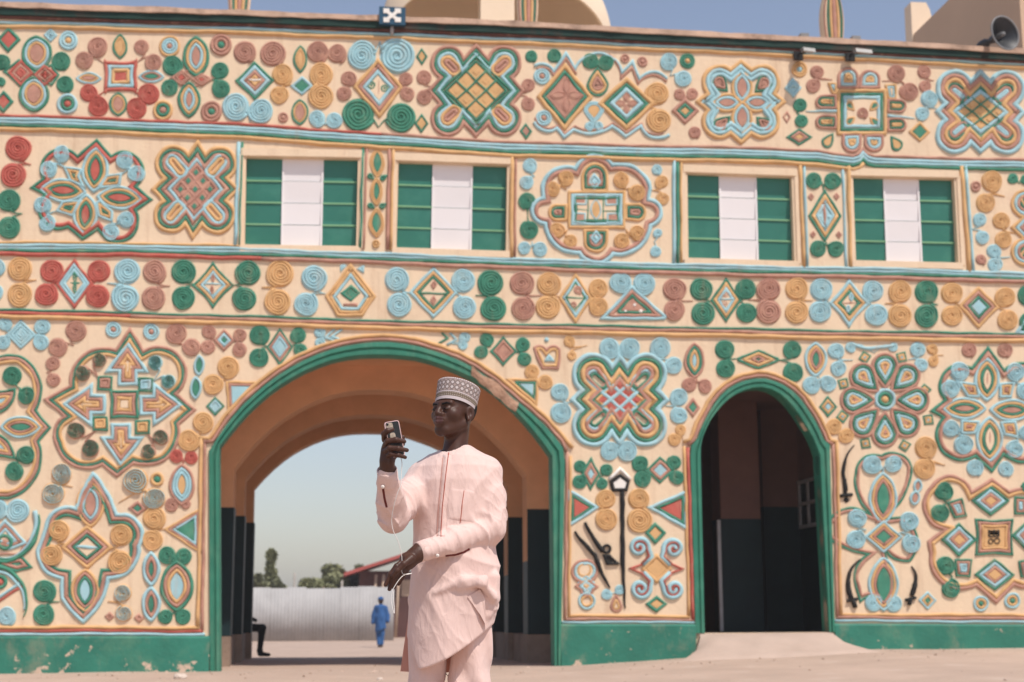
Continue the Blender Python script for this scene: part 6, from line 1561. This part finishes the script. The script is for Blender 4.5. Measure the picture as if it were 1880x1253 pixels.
def patch(name, c, m, lift=.0035, nu=14, nv=16):
    tlp, trp, brp, blp = c; V = []
    for j in range(nv+1):
        for i in range(nu+1):
            u, v = i/nu, j/nv; x = (tlp[0]*(1-u)+trp[0]*u)*(1-v)+(blp[0]*(1-u)+brp[0]*u)*v; y = (tlp[1]*(1-u)+trp[1]*u)*(1-v)+(blp[1]*(1-u)+brp[1]*u)*v
            ed = i in (0, nu) or j in (0, nv); V.append(onto(x, y, -.003 if ed else lift))
    mb = MB(); w = nu+1; mb.add([tuple(v) for v in V], [(j*w+i, (j+1)*w+i, (j+1)*w+i+1, j*w+i+1) for j in range(nv) for i in range(nu)], m, True); return mb.build(name, kaftan)
pk = patch('chest_pocket', ((826, 894), (874, 900), (872, 962), (822, 956)), MATS['kaftan_pink'], .0016)
ribbon('pocket_stitching', [(852, 901), (848, 930), (845, 960)], 1.1, MATS['thread_red'], .0032, parent=pk)
mat('slit_red', (.16, .035, .03), var=.1)
ribbon('sleeve_slit', [(818, 1021), (836, 1019), (852, 1014), (862, 1008)], 3.2, MATS['slit_red'], .0016, n=18)
ribbon('sleeve_slit', [(703.5, 898), (706, 915), (710, 932)], 3.6, MATS['slit_red'], .0016, n=18)
# cuffs
def cuff(name, a, b, r0, r1):
    a, b = Vector(a), Vector(b); ax_ = (b-a).normalized(); L = (b-a).length; mb = MB(); mb.lathe([(r0-.006, .0), (r0, .0), (r0+.001, L*.5), (r1, L), (r1-.004, L+.001), (r1-.006, L*.6)], MATS['kaftan_pink'], 28, a, ax_); return mb.build(name, kaftan)
dr_ = (wr_r-el_r)/np.linalg.norm(wr_r-el_r); cuff('cuff', wr_r-dr_*.055, wr_r+dr_*.012, .0365, .0375)
dl_ = (wr_l-el_l)/np.linalg.norm(wr_l-el_l); cuff('cuff', wr_l-dl_*.062, wr_l+dl_*.010, .0385, .0375)
for px, py in ((802.5, 1019), (703.5, 893)):
    p = onto(px, py, .004); d = (Vector(CAM)-p).normalized(); mb = MB(); mb.lathe([(.001, .012), (.005, .0115), (.0065, .009), (.0065, .0)], MATS['button_white'], 14, p, d); mb.build('cuff_button', kaftan)
# folded-back corner of the lifted hem
mb = MB(); C4 = [onto(858, 1096, .004), onto(880, 1081, .010), onto(890, 1096, .012), onto(888, 1150, .014), onto(879, 1130, .012)]
mb.add([tuple(v) for v in C4]+[tuple(v+Vector(FWD)*.012) for v in C4], [(0, 1, 2, 3, 4), (9, 8, 7, 6, 5)]+[(i, 5+i, 5+(i+1) % 5, (i+1) % 5) for i in range(5)], MATS['kaftan_pink']); mb.build('turned_hem', kaftan)
# sandals
for a in (ankL, ankR):
    c = a*np.array([1, 1, 0])+tf_*.055; so_ = polygonise(lambda P: np.maximum(ell(P, c+UPV*.012, (.046, .135, .02), TM), np.abs(P[:, 2]-.012)-.011), c-np.array([.16, .16, .01]), c+np.array([.16, .16, .04]), .006)
    mesh_np('sandal', [so_], man, (PAL['k'],), (mx0, my0, 0))

# ---- phone and earphone cord
mat('phone_black', (.012, .011, .013), rough=.2, var=.1, spec=.5, bump=0); mat('phone_print', (.40, .33, .26), rough=.4, var=.5, scale=60, bump=0); mat('phone_rim', (.72, .50, .48), rough=.35, var=.02, bump=0); mat('cord_white', (.74, .70, .66), rough=.5, var=.02, bump=0)
dp = -.338; TLp, TRp, BLp = Vector(mp(705, 776, dp)), Vector(mp(731.5, 771.5, dp+.018)), Vector(mp(719, 841, dp+.012))
ux = (TRp-TLp); uz = (TLp-BLp); W_, H_ = ux.length, uz.length; ux.normalize(); uz.normalize(); uz = (uz-ux*uz.dot(ux)).normalized(); un = uz.cross(ux) if uz.cross(ux).dot(Vector(-FWD)) > 0 else ux.cross(uz)
pc = TLp+ux*W_/2-uz*H_/2
phone = empty('phone', tuple(pc)); tag(phone, 'black patterned phone in a pale pink bumper, held up in the hand', 'phone')
def rrect(w, h, r, n=5):
    out = []
    for cx, cz, a0 in ((w-r, h-r, 0), (-w+r, h-r, 90), (-w+r, -h+r, 180), (w-r, -h+r, 270)):
        for k in range(n+1): a = math.radians(a0+90*k/n); out.append((cx+r*math.cos(a), cz+r*math.sin(a)))
    return out
def pslab(name, w, h, r, z0, z1, m, dx=0, dz=0):
    O = rrect(w, h, r); n = len(O); mb = MB(); V = [pc+ux*(a+dx)+uz*(b+dz)+un*z for z in (z0, z1) for a, b in O]
    mb.add([tuple(v) for v in V], [tuple(range(n))[::-1], tuple(range(n, 2*n))]+[(i, (i+1) % n, n+(i+1) % n, n+i) for i in range(n)], m); return mb.build(name, phone)
pslab('bumper', W_/2, H_/2, .009, -.0050, .0042, MATS['phone_rim']); pslab('back', W_/2-.0028, H_/2-.0028, .0075, -.0056, .0050, MATS['phone_black'])
pslab('printed_patch', .0125, .016, .006, .0045, .0055, MATS['phone_print'], -W_/2+.0165, H_/2-.021); pslab('printed_patch', .010, .013, .007, .0045, .0055, MATS['phone_print'], -W_/2+.022, H_/2-.055)
mb = MB(); lc = pc-ux*(W_/2-.0095)+uz*(H_/2-.0095); mb.lathe([(.0001, .0074), (.0042, .0074), (.0046, .0058), (.0046, .004)], MATS['phone_black'], 16, lc, un); mb.build('camera_lens', phone)
def cspline(K, n=10):
    K = [Vector(k) for k in K]; K = [K[0]*2-K[1]]+K+[K[-1]*2-K[-2]]; out = []
    for i in range(1, len(K)-2):
        for j in range(n):
            t = j/n; a, b, c, d = K[i-1:i+3]; out.append(.5*((2*b)+(c-a)*t+(2*a-5*b+4*c-d)*t*t+(-a+3*b-3*c+d)*t**3))
    return out+[K[-2]]
cp = [(735, 838, -.33), (738, 850, -.34), (737, 868, -.34), (736, 890, -.345), (730, 905, -.345), (723, 930, -.33), (719, 955, -.31), (722, 975, -.30), (730, 992, -.29), (736, 1012, -.28), (738, 1030, -.27), (738, 1052, -.255), (746, 1055, -.27), (756, 1053, -.24), (748, 1054, -.25), (738, 1059, -.262), (729, 1070, -.27), (721, 1084, -.275), (718, 1100, -.275), (720, 1114, -.275), (723.5, 1126, -.275), (724, 1120, -.272), (722.5, 1100, -.27), (723, 1082, -.262)]
mb = MB(); mb.tube(cspline([mp(*p) for p in cp], 7), .0014, MATS['cord_white'], 7); tag(mb.build('earphone_cord', origin=tuple(mp(723.5, 1126, -.275))), 'thin white earphone cord looping from the phone down to the lower hand', 'cord')

# ---- the walker in blue far beyond the gate
cloth_mat('walker_blue', (.035, .105, .27), .1); cloth_mat('dark_clothes', (.012, .013, .018), .05); skin_mat('skin_far', (.045, .024, .018))
fp = gpt(698, 1189, ZB); sc_ = 1.70
def L3(x, y, z): return np.array([fp[0], fp[1], ZB])+RT*x+FWD*y+UPV*z
def walker_body(P):
    d = chain(P, [L3(0, 0, 1.62), L3(0, 0, 1.60)], [.10, .09], .03); d = smin(d, cone(P, L3(0, 0, 1.5), L3(0, 0, 1.38), .055, .06), .04)
    d = smin(d, chain(P, [L3(-.02, 0, 1.2), L3(-.05, .05, .5), L3(-.03, -.05, .06)], [.12, .07, .045], .03), .03); d = smin(d, chain(P, [L3(.03, 0, 1.2), L3(.05, 0, .5), L3(.05, .0, .06)], [.12, .07, .045], .03), .03)
    for s, h in ((-1, (-.25, -.02, .82)), (1, (.24, -.06, .85))): d = smin(d, chain(P, [L3(s*.17, 0, 1.36), L3(s*.25, .03, 1.08), L3(*h)], [.05, .042, .035], .02), .03)
    for x, y in ((-.03, -.1), (.05, -.05)): d = smin(d, cone(P, L3(x, y+.06, .05), L3(x, y-.12, .035), .045, .035), .02)
    return d
def walker_kaftan(P):
    d = chain(P, [L3(0, 0, 1.36), L3(0, 0, 1.05), L3(.01, 0, .62)], [.14, .175, .20], .06); d = smax(d, .55-(P[:, 2]-ZB)+.1*np.sin((P-L3(0, 0, 0).astype(np.float32))@(RT*9).astype(np.float32)), .02)
    d = smin(d, cone(P, L3(-.12, 0, 1.38), L3(.12, 0, 1.38), .075, .075), .05)
    for s, h in ((-1, (-.26, 0, .86)), (1, (.25, -.03, .90))): d = smin(d, chain(P, [L3(s*.17, 0, 1.38), L3(s*.255, .03, 1.08), L3(*h)], [.07, .075, .07], .03), .04)
    return d+.006*np.sin(P@np.array([30., 10., 12.], np.float32))
def walker_tr(P):
    d = smin(chain(P, [L3(-.06, 0, .75), L3(-.06, .04, .45), L3(-.04, -.05, .12)], [.11, .09, .07], .03), chain(P, [L3(.06, 0, .75), L3(.06, 0, .45), L3(.05, 0, .12)], [.11, .09, .07], .03), .02); return d
wk = empty('person', (fp[0], fp[1], ZB)); tag(wk, 'person in blue kaftan and trousers walking away beyond the big arch', 'person')
bl, bh = L3(0, 0, 0)-np.array([.45, .45, .02]), L3(0, 0, 1.8)+np.array([.45, .45, 0])
mesh_np('body', [polygonise(walker_body, bl, bh, .02)], wk, (MATS['skin_far'],), (fp[0], fp[1], ZB)); mesh_np('kaftan', [polygonise(walker_kaftan, bl, bh, .02)], wk, (MATS['walker_blue'],), (fp[0], fp[1], ZB)); mesh_np('trousers', [polygonise(walker_tr, bl, bh, .02)], wk, (MATS['walker_blue'],), (fp[0], fp[1], ZB))
mesh_np('cap', [polygonise(lambda P: np.maximum(ell(P, L3(0, 0, 1.66), (.108, .112, .10)), 1.645+ZB-P[:, 2]), bl, bh, .02)], wk, (MATS['walker_blue'],), (fp[0], fp[1], ZB))

# ---- the sitter on the passage bench
ft = gpt(484, 1206, 0.0); Yk = float(ft[1]); kx = at(483, 1150, Yk)
st = empty('person', (ft[0], Yk, 0)); tag(st, 'person in dark clothes sitting on the bench inside the big arch, one leg showing', 'person')
hz_ = .52; zk = at(484, 1148, Yk)[2]
def S3(x, y, z): return np.array([kx[0]+x, Yk+y, z])
def sitter(P):
    d = None
    for y in (0, .24):
        e = chain(P, [S3(-.46, y, .60), S3(-.02, y, zk-.06), S3(-.06, y, .12), S3(-.04, y, .07)], [.10, .075, .05, .045], .04); e = smin(e, cone(P, S3(-.05, y, .05), S3(.13, y, .035), .048, .036), .03); d = e if d is None else smin(d, e, .03)
    d = smin(d, chain(P, [S3(-.50, .12, .62), S3(-.56, .12, .95), S3(-.52, .12, 1.12)], [.15, .155, .12], .06), .06)
    d = smin(d, cone(P, S3(-.52, -.06, 1.12), S3(-.52, .30, 1.12), .075, .075), .05); d = smin(d, chain(P, [S3(-.50, .12, 1.16), S3(-.47, .12, 1.27)], [.055, .05], .02), .03); d = smin(d, ell(P, S3(-.45, .12, 1.37), (.095, .075, .115)), .03)
    for y in (-.10, .34): d = smin(d, chain(P, [S3(-.52, y, 1.10), S3(-.42, y, .84), S3(-.16, .12+(y-.12)*.5, .74)], [.06, .05, .036], .03), .03)
    return d
def sitmat(C): return (C[:, 2] < 1.24).astype(int)
mesh_np('body', [polygonise(sitter, S3(-.85, -.35, -.01), S3(.25, .55, 1.55), .018)], st, (MATS['skin_far'], MATS['dark_clothes']), (ft[0], Yk, 0), matfn=sitmat)
# ------------------------------------------------------------------ dusty air
hm = bpy.data.materials.new('dusty_air'); hm.use_nodes = True; hn = hm.node_tree.nodes; hn.remove(hn['Principled BSDF'])
pv = hn.new('ShaderNodeVolumePrincipled'); pv.inputs['Color'].default_value = (.90, .88, .86, 1); pv.inputs['Density'].default_value = .0011; pv.inputs['Anisotropy'].default_value = .2
hm.node_tree.links.new(pv.outputs[0], hn['Material Output'].inputs['Volume'])
mb = MB(); mb.box(-905, 905, -125, 1505, -1.6, 16.5, hm); tag(mb.build('haze'), 'thin pale dust hanging in the air', 'haze', kind='stuff')
